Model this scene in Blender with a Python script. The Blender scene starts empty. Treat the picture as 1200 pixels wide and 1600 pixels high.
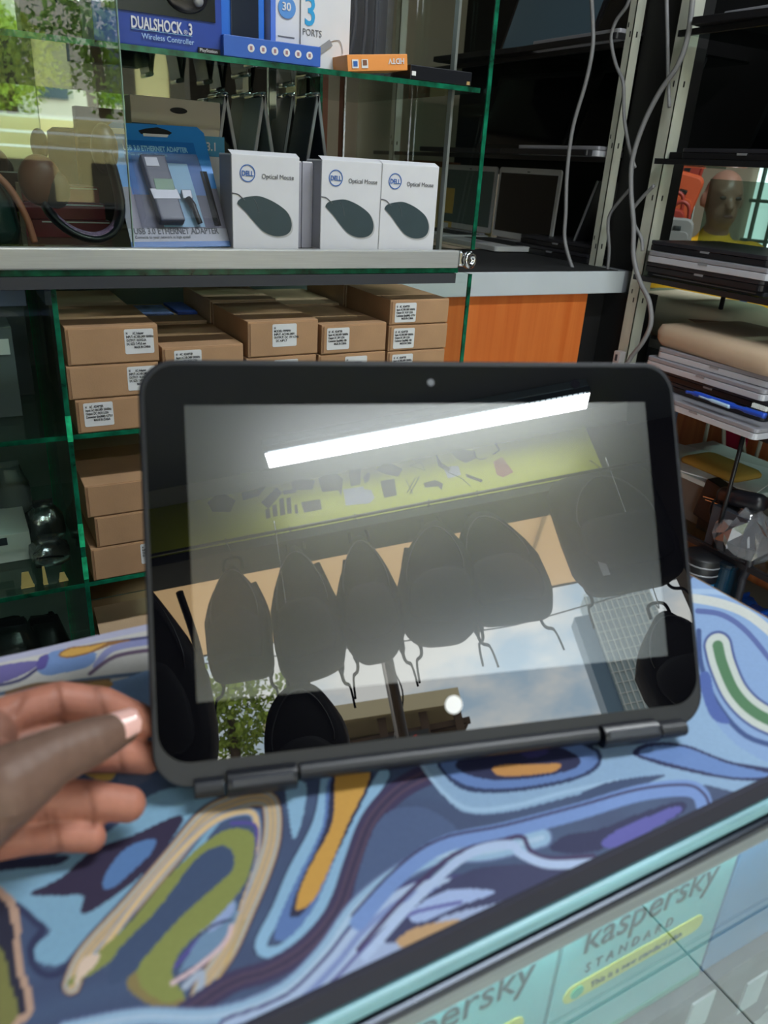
import bpy, bmesh, math, random
import numpy as np
from mathutils import Vector, Matrix
random.seed(7); rng = np.random.default_rng(7)
scene = bpy.context.scene
COL = scene.collection
CZ = 1.28                     # camera height above the shop floor; all z below are relative to the lens, roots are lifted at the end

# ---------------------------------------------------------------- camera
F, CX, CY = 1200.0, 600.0, 800.0
_dn = np.array([-170.0, 2670.0, F]); _dn /= np.linalg.norm(_dn)
_up = -_dn
_fw = np.array([0, 0, 1.0]) - _dn[2]*_dn; _fw /= np.linalg.norm(_fw)
_rt = np.cross(_dn, _fw)
_a = math.radians(60)
RM = np.array([math.cos(_a)*_fw + math.sin(_a)*_rt, math.sin(_a)*_fw - math.cos(_a)*_rt, _up])
cam_d = bpy.data.cameras.new('camera'); cam = bpy.data.objects.new('camera', cam_d); COL.objects.link(cam)
cam_d.sensor_fit = 'VERTICAL'; cam_d.sensor_height = 36; cam_d.lens = 27.0
cam_d.clip_start = 0.02; cam_d.clip_end = 300
cam_d.dof.use_dof = True; cam_d.dof.focus_distance = 1.15; cam_d.dof.aperture_fstop = 9.5
_m = Matrix(((RM[0][0], -RM[0][1], -RM[0][2], 0), (RM[1][0], -RM[1][1], -RM[1][2], 0), (RM[2][0], -RM[2][1], -RM[2][2], 0), (0, 0, 0, 1)))
cam.matrix_world = _m
scene.camera = cam
scene.view_settings.view_transform = 'Standard'; scene.view_settings.look = 'None'
scene.view_settings.exposure = 0.0; scene.view_settings.gamma = 1.0; scene.view_settings.use_curve_mapping = False
scene.cycles.use_denoising = True
scene.cycles.max_bounces = 10; scene.cycles.transparent_max_bounces = 24; scene.cycles.glossy_bounces = 6; scene.cycles.diffuse_bounces = 4
scene.cycles.sample_clamp_indirect = 6.0; scene.cycles.caustics_reflective = False; scene.cycles.caustics_refractive = False

# ---------------------------------------------------------------- sky
world = bpy.data.worlds.new('sky'); scene.world = world; world.use_nodes = True
nt = world.node_tree; nt.nodes.clear()
def N(t, tree=None): return (tree or nt).nodes.new(t)
tc = N('ShaderNodeTexCoord'); mp = N('ShaderNodeMapping'); nz = N('ShaderNodeTexNoise'); cr = N('ShaderNodeValToRGB')
mp.inputs['Scale'].default_value = (1.3, 1.3, 2.2); mp.inputs['Location'].default_value = (0.9, 0.55, 0.45)
nz.inputs['Scale'].default_value = 2.3; nz.inputs['Detail'].default_value = 7; nz.inputs['Roughness'].default_value = .55
cr.color_ramp.elements[0].position = .44; cr.color_ramp.elements[0].color = (.52, .70, .85, 1)
cr.color_ramp.elements[1].position = .53; cr.color_ramp.elements[1].color = (.98, 1.0, .96, 1)
bg = N('ShaderNodeBackground'); wo = N('ShaderNodeOutputWorld'); bg.inputs['Strength'].default_value = 6.2
nt.links.new(tc.outputs['Generated'], mp.inputs['Vector']); nt.links.new(mp.outputs[0], nz.inputs['Vector'])
nt.links.new(nz.outputs['Fac'], cr.inputs[0]); nt.links.new(cr.outputs[0], bg.inputs['Color']); nt.links.new(bg.outputs[0], wo.inputs[0])
sun_d = bpy.data.lights.new('sun', 'SUN'); sun_d.energy = 13.0; sun_d.angle = .01; sun_d.color = (1, .95, .86)
sun = bpy.data.objects.new('sun', sun_d); COL.objects.link(sun)
sun.rotation_euler = Vector((0.5, 0.42, -1.0)).to_track_quat('-Z', 'Y').to_euler()
def area(name, x, y, z, sx, sy, power, rot=(0, 0, 0), col=(.93, .98, 1), spec=1.0):
    d = bpy.data.lights.new(name, 'AREA'); d.shape = 'RECTANGLE'; d.size = sx; d.size_y = sy; d.energy = power; d.color = col
    d.specular_factor = spec
    o = bpy.data.objects.new(name, d); COL.objects.link(o); o.location = (x, y, z); o.rotation_euler = rot
    return o
p = area('daylight_portal', 0.1, -1.72, 0.0, 3.2, 2.2, 1, (math.radians(90), 0, 0)); p.data.cycles.is_portal = True

# ---------------------------------------------------------------- pixel <-> place helpers
def ray(u, v): return RM @ np.array([(u-CX)/F, (v-CY)/F, 1.0])
def atx(u, v, x): r = ray(u, v); return r*(x/r[0])
def aty(u, v, y): r = ray(u, v); return r*(y/r[1])
def atz(u, v, z): r = ray(u, v); return r*(z/r[2])
def atd(u, v, d): return ray(u, v)*d
def proj(P):
    c = np.asarray(P) @ RM          # = RM^T P
    return CX+F*c[..., 0]/c[..., 2], CY+F*c[..., 1]/c[..., 2]
# plane of the tablet glass
TO = np.array([0.094, 0.366, -0.113])
TX = np.array([0.968, -0.250, -0.007]); TX /= np.linalg.norm(TX)
TY = np.array([-0.129, -0.474, -0.871]); TY -= TX*(TX@TY); TY /= np.linalg.norm(TY)
TN = np.cross(TX, TY)
if TN@TO > 0: TN = -TN
def scr(x, y, n=0.0): return TO + TX*x + TY*y + TN*n
def mir(u, v, y):                   # where a thing seen in the tablet glass stands, on the plane of that y
    d = ray(u, v); P = d*((TN@TO)/(TN@d)); d = d - 2*(d@TN)*TN
    return P + d*((y-P[1])/d[1])

# ---------------------------------------------------------------- materials
def lin(c):
    if isinstance(c, str): c = [int(c[i:i+2], 16) for i in (1, 3, 5)]
    c = [x/255 for x in c]
    return tuple((x/12.92 if x <= .04045 else ((x+.055)/1.055)**2.4) for x in c) + (1,)
MATS = {}
def mat(name, c, rough=.6, metal=0, spec=.5, emit=0, noise=.0, nscale=40, bump=0, bscale=200, trans=0, alpha=1, coat=0, ior=1.5, coat_ior=1.5, attr=None, stretch=None):
    if name in MATS: return MATS[name]
    m = bpy.data.materials.new(name); m.use_nodes = True; t = m.node_tree; b = t.nodes['Principled BSDF']
    col = lin(c); b.inputs['Base Color'].default_value = col
    b.inputs['Roughness'].default_value = rough; b.inputs['Metallic'].default_value = metal
    b.inputs['Specular IOR Level'].default_value = spec; b.inputs['IOR'].default_value = ior
    b.inputs['Alpha'].default_value = alpha; b.inputs['Transmission Weight'].default_value = trans
    b.inputs['Coat Weight'].default_value = coat; b.inputs['Coat Roughness'].default_value = 0.0; b.inputs['Coat IOR'].default_value = coat_ior
    if emit: b.inputs['Emission Color'].default_value = col; b.inputs['Emission Strength'].default_value = emit
    co = t.nodes.new('ShaderNodeTexCoord'); vec = co.outputs['Object']
    if stretch:
        ma = t.nodes.new('ShaderNodeMapping'); ma.inputs['Scale'].default_value = stretch; t.links.new(vec, ma.inputs[0]); vec = ma.outputs[0]
    src = None
    if attr:
        a = t.nodes.new('ShaderNodeAttribute'); a.attribute_name = attr; src = a.outputs['Color']
    if noise:
        n = t.nodes.new('ShaderNodeTexNoise'); n.inputs['Scale'].default_value = nscale; n.inputs['Detail'].default_value = 4
        t.links.new(vec, n.inputs['Vector'])
        mr = t.nodes.new('ShaderNodeMapRange'); mr.inputs['From Min'].default_value = .3; mr.inputs['From Max'].default_value = .7
        mr.inputs['To Min'].default_value = 1-noise; mr.inputs['To Max'].default_value = 1+noise
        t.links.new(n.outputs['Fac'], mr.inputs[0])
        mx = t.nodes.new('ShaderNodeVectorMath'); mx.operation = 'SCALE'
        if src: t.links.new(src, mx.inputs[0])
        else: mx.inputs[0].default_value = col[:3]
        t.links.new(mr.outputs[0], mx.inputs['Scale']); src = mx.outputs[0]
    if src: t.links.new(src, b.inputs['Base Color'])
    if bump:
        n = t.nodes.new('ShaderNodeTexNoise'); n.inputs['Scale'].default_value = bscale; n.inputs['Detail'].default_value = 3
        t.links.new(vec, n.inputs['Vector'])
        bp = t.nodes.new('ShaderNodeBump'); bp.inputs['Strength'].default_value = bump; bp.inputs['Distance'].default_value = .002
        t.links.new(n.outputs['Fac'], bp.inputs['Height']); t.links.new(bp.outputs[0], b.inputs['Normal'])
    MATS[name] = m; return m
def glass(name, tint=(.86, .95, .92), k=1.0, ior=1.5, rough=0.0, haze=0.0, hz=(.6, .7, .7)):
    m = bpy.data.materials.new(name); m.use_nodes = True; t = m.node_tree; t.nodes.clear()
    o = t.nodes.new('ShaderNodeOutputMaterial'); tr = t.nodes.new('ShaderNodeBsdfTransparent'); g = t.nodes.new('ShaderNodeBsdfGlossy')
    fr = t.nodes.new('ShaderNodeFresnel'); fr.inputs['IOR'].default_value = ior
    ml = t.nodes.new('ShaderNodeMath'); ml.operation = 'MULTIPLY'; ml.inputs[1].default_value = k; ml.use_clamp = True
    mx = t.nodes.new('ShaderNodeMixShader'); tr.inputs[0].default_value = (*tint, 1); g.inputs['Roughness'].default_value = rough
    ge = t.nodes.new('ShaderNodeNewGeometry'); mi = t.nodes.new('ShaderNodeMix'); mi.inputs[2].default_value = ior; mi.inputs[3].default_value = 1/ior   # same reflectance on both faces of the pane
    t.links.new(ge.outputs['Backfacing'], mi.inputs[0]); t.links.new(mi.outputs[0], fr.inputs['IOR'])
    t.links.new(fr.outputs[0], ml.inputs[0]); t.links.new(ml.outputs[0], mx.inputs[0])
    last = tr.outputs[0]
    if haze:
        d = t.nodes.new('ShaderNodeBsdfDiffuse'); d.inputs[0].default_value = (*hz, 1); m2 = t.nodes.new('ShaderNodeMixShader'); m2.inputs[0].default_value = haze
        t.links.new(tr.outputs[0], m2.inputs[1]); t.links.new(d.outputs[0], m2.inputs[2]); last = m2.outputs[0]
    t.links.new(last, mx.inputs[1]); t.links.new(g.outputs[0], mx.inputs[2]); t.links.new(mx.outputs[0], o.inputs[0])
    MATS[name] = m; return m
def woodmat(name, c1, c2, scale=(30, 30, 1.2), rough=.45):
    m = bpy.data.materials.new(name); m.use_nodes = True; t = m.node_tree; b = t.nodes['Principled BSDF']; b.inputs['Roughness'].default_value = rough
    co = t.nodes.new('ShaderNodeTexCoord'); ma = t.nodes.new('ShaderNodeMapping'); ma.inputs['Scale'].default_value = scale
    n = t.nodes.new('ShaderNodeTexNoise'); n.inputs['Scale'].default_value = 1.5; n.inputs['Detail'].default_value = 6; n.inputs['Distortion'].default_value = .6
    r = t.nodes.new('ShaderNodeValToRGB'); r.color_ramp.elements[0].color = lin(c1); r.color_ramp.elements[1].color = lin(c2)
    r.color_ramp.elements[0].position = .3; r.color_ramp.elements[1].position = .7
    t.links.new(co.outputs['Object'], ma.inputs[0]); t.links.new(ma.outputs[0], n.inputs['Vector']); t.links.new(n.outputs['Fac'], r.inputs[0]); t.links.new(r.outputs[0], b.inputs['Base Color'])
    MATS[name] = m; return m

G_CLEAR = glass('clear_glass', (.93, .975, .95), 1.0)
G_FRONT = glass('front_glass', (.9, .95, .92), 1.6)
G_GREEN = glass('green_glass', (.80, .93, .88), 1.2)
G_DARK = glass('smoked_glass', (.45, .5, .5), 1.2)
G_CNT = glass('counter_glass', (.86, .95, .96), 1.5)
PLASTIC = glass('clear_plastic', (.86, .87, .9), 1.3, 1.5, .05, .035, (.75, .76, .8))
BAGFILM = glass('bag_film', (.86, .87, .9), 3.0, 1.5, .08, .16, (.78, .78, .84))
EDGE = mat('glass_edge', (8, 92, 66), .25, spec=.7, noise=.7, nscale=60)
EDGE_BR = mat('glass_edge_bright', (40, 190, 130), .2, spec=.8, noise=.5, nscale=90)
MIRROR = mat('mirror', (150, 158, 152), .015, metal=1)
ALU = mat('aluminium', (196, 198, 198), .38, metal=.55, noise=.06, nscale=20, stretch=(1, 30, 30))
CHROME = mat('chrome', (200, 202, 205), .12, metal=1)
BLACK = mat('black_plastic', (20, 21, 25), .42)
MATTE = mat('matte_black', (9, 9, 11), .7)
DARKG = mat('dark_grey_plastic', (48, 52, 60), .5, bump=.15, bscale=900)
SILVER = mat('silver_plastic', (150, 152, 158), .38, metal=.3)
WHITE = mat('white_card', (208, 209, 215), .55, noise=.02)
PAPER = mat('paper', (214, 216, 218), .8, noise=.03)
INK = mat('ink', (45, 47, 52), .8)
CARD = mat('cardboard', (170, 134, 100), .85, noise=.10, nscale=14, bump=.1, bscale=500)
CARD_IN = mat('cardboard_edge', (138, 104, 76), .9, noise=.1)
CARD2 = mat('cardboard_pale', (190, 162, 130), .85, noise=.09, nscale=16, bump=.1, bscale=500)
SCRN = mat('laptop_screen', (14, 15, 20), .12, spec=.5)

# ---------------------------------------------------------------- mesh helpers
class MB:
    def __init__(s): s.v = []; s.f = []
    def add(s, v, f):
        n = len(s.v); s.v += [tuple(float(q) for q in p) for p in v]; s.f += [tuple(n+i for i in q) for q in f]; return s
    def box(s, x0, x1, y0, y1, z0, z1):
        return s.add([(x, y, z) for z in (z0, z1) for y in (y0, y1) for x in (x0, x1)], [(0, 2, 3, 1), (4, 5, 7, 6), (0, 1, 5, 4), (2, 6, 7, 3), (0, 4, 6, 2), (1, 3, 7, 5)])
    def obox(s, c, ax, h):
        c = np.array(c, float); a = [np.array(q, float) for q in ax]
        v = [c + a[0]*h[0]*i + a[1]*h[1]*j + a[2]*h[2]*k for k in (-1, 1) for j in (-1, 1) for i in (-1, 1)]
        return s.add(v, [(0, 2, 3, 1), (4, 5, 7, 6), (0, 1, 5, 4), (2, 6, 7, 3), (0, 4, 6, 2), (1, 3, 7, 5)])
    def prism(s, poly, d):
        n = len(poly); d = np.array(d, float); P = [np.array(p, float) for p in poly]
        return s.add(P + [p+d for p in P], [tuple(range(n))[::-1], tuple(range(n, 2*n))] + [(i, (i+1) % n, n+(i+1) % n, n+i) for i in range(n)])
    def tube(s, pts, r, seg=8, caps=True):
        P = [np.array(p, float) for p in pts]; n = len(P); rs = r if hasattr(r, '__len__') else [r]*n
        rings = []; prev = None
        for i in range(n):
            t = P[min(i+1, n-1)] - P[max(i-1, 0)]; t = t/(np.linalg.norm(t)+1e-12)
            if prev is None:
                a = np.cross(t, [0, 0, 1.]); 
                if np.linalg.norm(a) < .1: a = np.cross(t, [1., 0, 0])
            else: a = prev - t*(prev@t)
            a = a/np.linalg.norm(a); prev = a; b = np.cross(t, a)
            rings.append([P[i] + rs[i]*(math.cos(2*math.pi*k/seg)*a + math.sin(2*math.pi*k/seg)*b) for k in range(seg)])
        return s.loft(rings, caps)
    def loft(s, rings, caps=True):
        n = len(rings); m = len(rings[0]); v = [p for r in rings for p in r]; f = []
        for i in range(n-1):
            for k in range(m): f.append((i*m+k, i*m+(k+1) % m, (i+1)*m+(k+1) % m, (i+1)*m+k))
        if caps: f.append(tuple(range(m))[::-1]); f.append(tuple((n-1)*m+k for k in range(m)))
        return s.add(v, f)
    def lathe(s, prof, c=(0, 0, 0), ax=(0, 0, 1), seg=20, caps=True):
        ax = np.array(ax, float); ax /= np.linalg.norm(ax); a = np.cross(ax, [0, 0, 1.])
        if np.linalg.norm(a) < .1: a = np.array([1., 0, 0])
        a /= np.linalg.norm(a); b = np.cross(ax, a); c = np.array(c, float)
        return s.loft([[c + ax*h + r*(math.cos(2*math.pi*k/seg)*a + math.sin(2*math.pi*k/seg)*b) for k in range(seg)] for r, h in prof], caps)
    def ell(s, c, rx, ry, rz, seg=16, n=10, ax=None):
        ax = ax or ((1, 0, 0), (0, 1, 0), (0, 0, 1)); A = [np.array(q, float) for q in ax]; c = np.array(c, float); rings = []
        for i in range(n+1):
            th = math.pi*(i+.02*(1 if i == 0 else -1 if i == n else 0))/n
            rings.append([c + A[0]*rx*math.sin(th)*math.cos(2*math.pi*k/seg) + A[1]*ry*math.sin(th)*math.sin(2*math.pi*k/seg) + A[2]*rz*math.cos(th) for k in range(seg)])
        return s.loft(rings)
    def mesh(s, name, bevel=0, smooth=False, bseg=2, off=None, inv=None):
        v = s.v
        if inv is not None: v = [tuple(inv @ Vector(p)) for p in v]
        me = bpy.data.meshes.new(name); me.from_pydata(v, [], s.f)
        bm = bmesh.new(); bm.from_mesh(me); bmesh.ops.recalc_face_normals(bm, faces=bm.faces)
        if bevel: bmesh.ops.bevel(bm, geom=[e for e in bm.edges if e.calc_face_angle(0) > .5], offset=bevel, segments=bseg, affect='EDGES', profile=.6, clamp_overlap=True)
        bm.to_mesh(me); bm.free()
        if smooth:
            for q in me.polygons: q.use_smooth = True
        return me
    def build(s, name, m, parent=None, bevel=0, smooth=False, bseg=2, local=False, label=None, kind=None):
        inv = None
        if parent is not None and not local: inv = WM[parent.name].inverted()
        me = s.mesh(name, bevel, smooth, bseg, inv=inv); me.materials.append(m)
        o = bpy.data.objects.new(name, me); COL.objects.link(o)
        if parent is not None: o.parent = parent; WM[o.name] = WM[parent.name].copy()
        else: WM[o.name] = Matrix()
        if label: o['label'] = label
        if kind: o['kind'] = kind
        return o
WM = {}
def tag(o, label=None, cat=None, group=None, kind=None):
    if label: o['label'] = label
    if cat: o['category'] = cat
    if group: o['group'] = group
    if kind: o['kind'] = kind
    return o
def thing(name, label, cat, loc=(0, 0, 0), rz=0, group=None, kind=None):
    o = bpy.data.objects.new(name, None); COL.objects.link(o); o.location = [float(q) for q in loc]; o.rotation_euler = (0, 0, rz); o.empty_display_size = .05
    WM[o.name] = Matrix.Translation(Vector([float(q) for q in loc])) @ Matrix.Rotation(rz, 4, 'Z')
    return tag(o, label, cat, group, kind)
def kids(o): return [c for c in bpy.data.objects if c.parent == o]
def dup(root, loc, rz=0, label=None, group=None, m=None):
    r = root.copy(); COL.objects.link(r); r.location = [float(q) for q in loc]; r.rotation_euler = (0, 0, rz)
    if label: r['label'] = label
    if group: r['group'] = group
    WM[r.name] = Matrix.Translation(Vector([float(q) for q in loc])) @ Matrix.Rotation(rz, 4, 'Z')
    for ch in kids(root):
        c = ch.copy(); COL.objects.link(c); c.parent = r; WM[c.name] = WM[r.name]
        for g in kids(ch):
            d = g.copy(); COL.objects.link(d); d.parent = c; WM[d.name] = WM[r.name]
    return r
def text(body, size, m, parent, o, xd, yd, name='lettering', align='LEFT', ext=.0002, bold=0.0, sx=1.0, local=False, space=1.0):
    c = bpy.data.curves.new(name, 'FONT'); c.body = body; c.size = size; c.align_x = align; c.extrude = ext; c.offset = bold; c.space_line = 1.0; c.space_character = space; c.resolution_u = 3
    t = bpy.data.objects.new('tmp', c); COL.objects.link(t)
    me = bpy.data.meshes.new_from_object(t.evaluated_get(bpy.context.evaluated_depsgraph_get()))
    bpy.data.objects.remove(t); bpy.data.curves.remove(c)
    xd = Vector([float(q) for q in xd]).normalized(); yd = Vector([float(q) for q in yd]); yd = (yd - xd*yd.dot(xd)).normalized(); zd = xd.cross(yd); o = Vector([float(q) for q in o])
    M = Matrix(((xd.x*sx, yd.x, zd.x, o.x), (xd.y*sx, yd.y, zd.y, o.y), (xd.z*sx, yd.z, zd.z, o.z), (0, 0, 0, 1)))
    if parent is not None and not local: M = WM[parent.name].inverted() @ M
    me.transform(M); me.materials.clear(); me.materials.append(m); me.name = name
    ob = bpy.data.objects.new(name, me); COL.objects.link(ob); ob.parent = parent
    WM[ob.name] = WM[parent.name] if parent is not None else Matrix()
    return ob
def spline(pts, n=8, closed=False):
    P = np.array(pts, float); out = []; L = len(P)
    for i in range(L if closed else L-1):
        p0, p1, p2, p3 = (P[(i-1) % L], P[i], P[(i+1) % L], P[(i+2) % L]) if closed else (P[max(i-1, 0)], P[i], P[i+1], P[min(i+2, L-1)])
        for k in range(n):
            t = k/n; out.append(.5*((2*p1)+(-p0+p2)*t+(2*p0-5*p1+4*p2-p3)*t*t+(-p0+3*p1-3*p2+p3)*t**3))
    if not closed: out.append(P[-1])
    return np.array(out)
def rrect(w, h, r, n=5, cx=0, cy=0):
    o = []
    for (sx, sy, a0) in ((1, 1, 0), (-1, 1, 90), (-1, -1, 180), (1, -1, 270)):
        for k in range(n+1):
            a = math.radians(a0+90*k/n); o.append((cx+sx*(w/2-r)+r*math.cos(a), cy+sy*(h/2-r)+r*math.sin(a)))
    return o
def remesh(mb, voxel, smooth=3):
    me = mb.mesh('tmp'); o = bpy.data.objects.new('tmp', me); COL.objects.link(o)
    a = o.modifiers.new('r', 'REMESH'); a.mode = 'VOXEL'; a.voxel_size = voxel
    b = o.modifiers.new('s', 'SMOOTH'); b.iterations = smooth; b.factor = .6
    out = bpy.data.meshes.new_from_object(o.evaluated_get(bpy.context.evaluated_depsgraph_get())); bpy.data.objects.remove(o)
    for q in out.polygons: q.use_smooth = True
    return out
def caps(mb, pts, rs, step=.5, seg=14):       # chain of overlapping spheres + hull tube: a tapered limb for remeshing
    P = [np.array(p, float) for p in pts]
    for i in range(len(P)-1):
        L = np.linalg.norm(P[i+1]-P[i]); n = max(2, int(L/(min(rs[i], rs[i+1])*step)))
        for k in range(n+1):
            t = k/n; r = rs[i]*(1-t)+rs[i+1]*t; mb.ell(P[i]*(1-t)+P[i+1]*t, r, r, r, seg, 8)
    return mb
# ================================================================ the room
FLZ = -CZ; CEZ = 1.42
def struct(mb, name, m, **k): return tag(mb.build(name, m, **k), kind='structure')
SLABM = mat('floor_screed', (120, 122, 122), .8)
TILE = mat('floor_tile_glaze', (206, 210, 208), .22, noise=.05, nscale=5)
fl = struct(MB().box(-2.2, 4.3, -3.2, 3.1, FLZ-.06, FLZ-.008), 'floor', SLABM)
tm = MB().box(-.2975, .2975, -.2975, .2975, -.008, 0).mesh('floor_tile', bevel=.0015, bseg=1); tm.materials.append(TILE)
for i in range(-5, 6):
    for j in range(-4, 6):
        x, y = .71+i*.6, .1+j*.6
        if -2.2 < x < 4.2 and -3 < y < 2.9:
            o = bpy.data.objects.new('floor_tile', tm); COL.objects.link(o); o.parent = fl; o.location = (x, y, FLZ)
CEILM = mat('ceiling_paint', (138, 146, 152), .8, noise=.03, nscale=3)
WALLM = mat('wall_paint', (150, 138, 118), .8, noise=.04, nscale=3)
struct(MB().box(-2.2, 4.3, -1.9, 3.1, CEZ, CEZ+.1), 'ceiling', CEILM)
struct(MB().box(-2.3, 4.3, 3.0, 3.1, FLZ, CEZ), 'wall_back', WALLM)
struct(MB().box(-2.3, -2.2, -1.9, 3.1, FLZ, CEZ), 'wall_left', WALLM)
struct(MB().box(4.2, 4.3, -1.9, 3.1, FLZ, CEZ), 'wall_right', WALLM)
DARKW = mat('dark_brown_panel', (58, 46, 36), .6, noise=.1, nscale=4)
struct(MB().box(1.30, 4.3, -1.95, -1.85, FLZ, CEZ), 'wall_front', DARKW)
struct(MB().box(-2.3, 1.30, -1.95, -1.77, 1.13, CEZ), 'trim_1', mat('lintel_dark', (46, 50, 46), .6))       # lintel over the shop front
struct(MB().box(-2.3, -1.30, -1.95, -1.85, FLZ, 1.13), 'wall_front', DARKW)
cv = MB(); cv.prism([(-2.2, -1.77, CEZ), (-2.2, -1.70, CEZ), (-2.2, -1.77, CEZ-.035)], (3.5, 0, 0))
struct(cv, 'trim_2', mat('cove_white', (205, 210, 205), .7))

# ---- the long light fitting on the ceiling
tl = thing('ceiling_light', 'long white louvred tube light on the ceiling, mirrored in the tablet glass', 'light', (.5, -1.57, CEZ-.05))
MB().box(-.105, 1.105, -1.615, -1.515, CEZ-.035, CEZ).build('housing', mat('lamp_housing', (190, 215, 222), .4), tl, bevel=.004)
TUBEM = mat('lamp_tube', (225, 245, 255), .4, emit=10)
for y in (-1.595, -1.565, -1.535):
    MB().tube([(-.09, y, CEZ-.045), (1.09, y, CEZ-.045)], .0095, 10).build('lamp_tube', TUBEM, tl, smooth=True)
lv = MB()
for i in range(60):
    x = -.1+i*.02034; lv.box(x-.0012, x+.0012, -1.612, -1.518, CEZ-.058, CEZ-.036)
for y in (-1.613, -1.58, -1.55, -1.518): lv.box(-.105, 1.105, y-.001, y+.001, CEZ-.06, CEZ-.036)
lv.build('louvre', mat('louvre_metal', (130, 150, 158), .4, metal=.3), tl)
ll = area('tube_glow', .5, -1.565, CEZ-.066, 1.2, .09, 16); ll.parent = tl; ll.location = (0, .005, -.016)
for k, (x, y, pw, lab) in enumerate(((1.0, .15, 30, 'unseen tube light above the counter, added to brighten the right side'), (2.35, 1.25, 40, 'unseen tube light above the side shelving, added to brighten the man'))):  # unseen lamps, added and placed to brighten the right side and the man
    t = thing('ceiling_light', lab, 'light', (x, y, CEZ-.05))
    MB().box(x-.6, x+.6, y-.05, y+.05, CEZ-.035, CEZ).build('housing', MATS['lamp_housing'], t)
    MB().tube([(x-.57, y, CEZ-.05), (x+.57, y, CEZ-.05)], .013, 10).build('lamp_tube', TUBEM, t, smooth=True)
    l = area('tube_glow', x, y, CEZ-.07, 1.15, .08, pw); l.parent = t; l.location = (0, 0, -.02)

# ---- yellow printed banner over the shop front (faces into the shop)
BY = -1.765
ban = thing('banner', 'yellow-green banner printed with laptop accessories above the shop front', 'banner', (.35, BY, 1.17))
BANM = mat('banner_vinyl', (206, 214, 44), .35, noise=.06, nscale=6)
MB().box(-.62, 1.13, BY-.003, BY, 1.165, 1.385).build('sheet', BANM, ban)
def printed(polys, name, c):
    for P in polys:
        MB().prism([mir(u, v, BY+.0008) for u, v in P], (0, .0006, 0)).build(name, mat('print_'+name, c, .5), ban)
dk = [[(408, 785), (432, 762), (441, 770), (419, 796)], [(398, 768), (412, 752), (416, 760), (402, 778)],
      [(497, 748), (518, 732), (536, 749), (533, 775), (528, 766), (503, 769)],
      [(543, 730), (564, 727), (563, 757), (548, 760)], [(567, 747), (574, 738), (578, 740), (577, 751), (570, 756)],
      [(588, 735), (600, 719), (629, 733), (622, 745), (602, 741)], [(594, 752), (616, 748), (620, 774), (600, 778)],
      [(454, 752), (468, 745), (492, 751), (488, 765), (470, 766), (456, 764)], [(441, 767), (466, 763), (462, 770), (443, 773)],
      [(377, 770), (400, 765), (404, 775), (380, 782)], [(324, 785), (345, 768), (368, 782), (360, 800), (332, 800)],
      [(700, 700), (742, 705), (744, 716), (728, 724), (712, 716)], [(661, 755), (680, 750), (692, 756), (690, 766), (684, 760), (664, 762)],
      [(680, 707), (690, 724), (704, 732), (700, 738), (684, 728)], [(727, 740), (754, 750), (752, 754), (729, 746)]]
printed(dk, 'printed_gadget', (62, 66, 70))
printed([[(414, 796), (421, 795), (423, 809), (416, 811)], [(425, 790), (432, 788), (434, 806), (427, 808)], [(436, 780), (443, 778), (446, 804), (438, 806)], [(447, 779), (454, 777), (456, 802), (449, 803)], [(460, 789), (464, 788), (466, 802), (461, 803)]], 'printed_bar', (58, 62, 64))
def pline(P, w=1.6):
    A = np.array([mir(u, v, BY+.0012) for u, v in P]); MB().tube(A, w*.00085, 4).build('printed_cable', mat('print_cable', (72, 76, 76), .5), ban)
pline([(633, 713), (655, 722), (640, 728), (664, 735), (650, 710), (664, 720)]); pline([(752+13*math.cos(t), 704+14*math.sin(t)) for t in np.linspace(.9, 5.6, 14)], 2.4)
pline([(758, 690), (772, 690), (780, 704), (770, 710)], 4); pline([(640, 772), (655, 745), (648, 748), (636, 770)], 2.2); pline([(634, 750), (645, 772)], 2)
pline([(441, 757), (452, 742), (470, 743)], 1.8); pline([(700, 738), (722, 748), (735, 760)], 1.8)
printed([[(536, 765), (568, 760), (569, 787), (540, 790)], [(568, 764), (580, 766), (585, 778), (578, 786), (569, 788)], [(692, 730), (716, 728), (720, 742), (700, 748)]], 'printed_adapter', (196, 200, 214))
printed([[(770, 722), (784, 714), (802, 738), (786, 746), (776, 742)]], 'printed_phone', (176, 110, 96))
printed([[(470, 785), (500, 780), (503, 796), (475, 801)]], 'printed_photo', (96, 96, 92))
ry = -1.70
rail = MB().tube([(-1.2, ry, 1.135), (1.28, ry, 1.135)], .006, 10).build('hanging_rail', mat('rail_steel', (120, 120, 118), .3, metal=1), smooth=True)
tag(rail, 'thin steel rail under the banner that the black bags hang from', 'rail')

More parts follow.
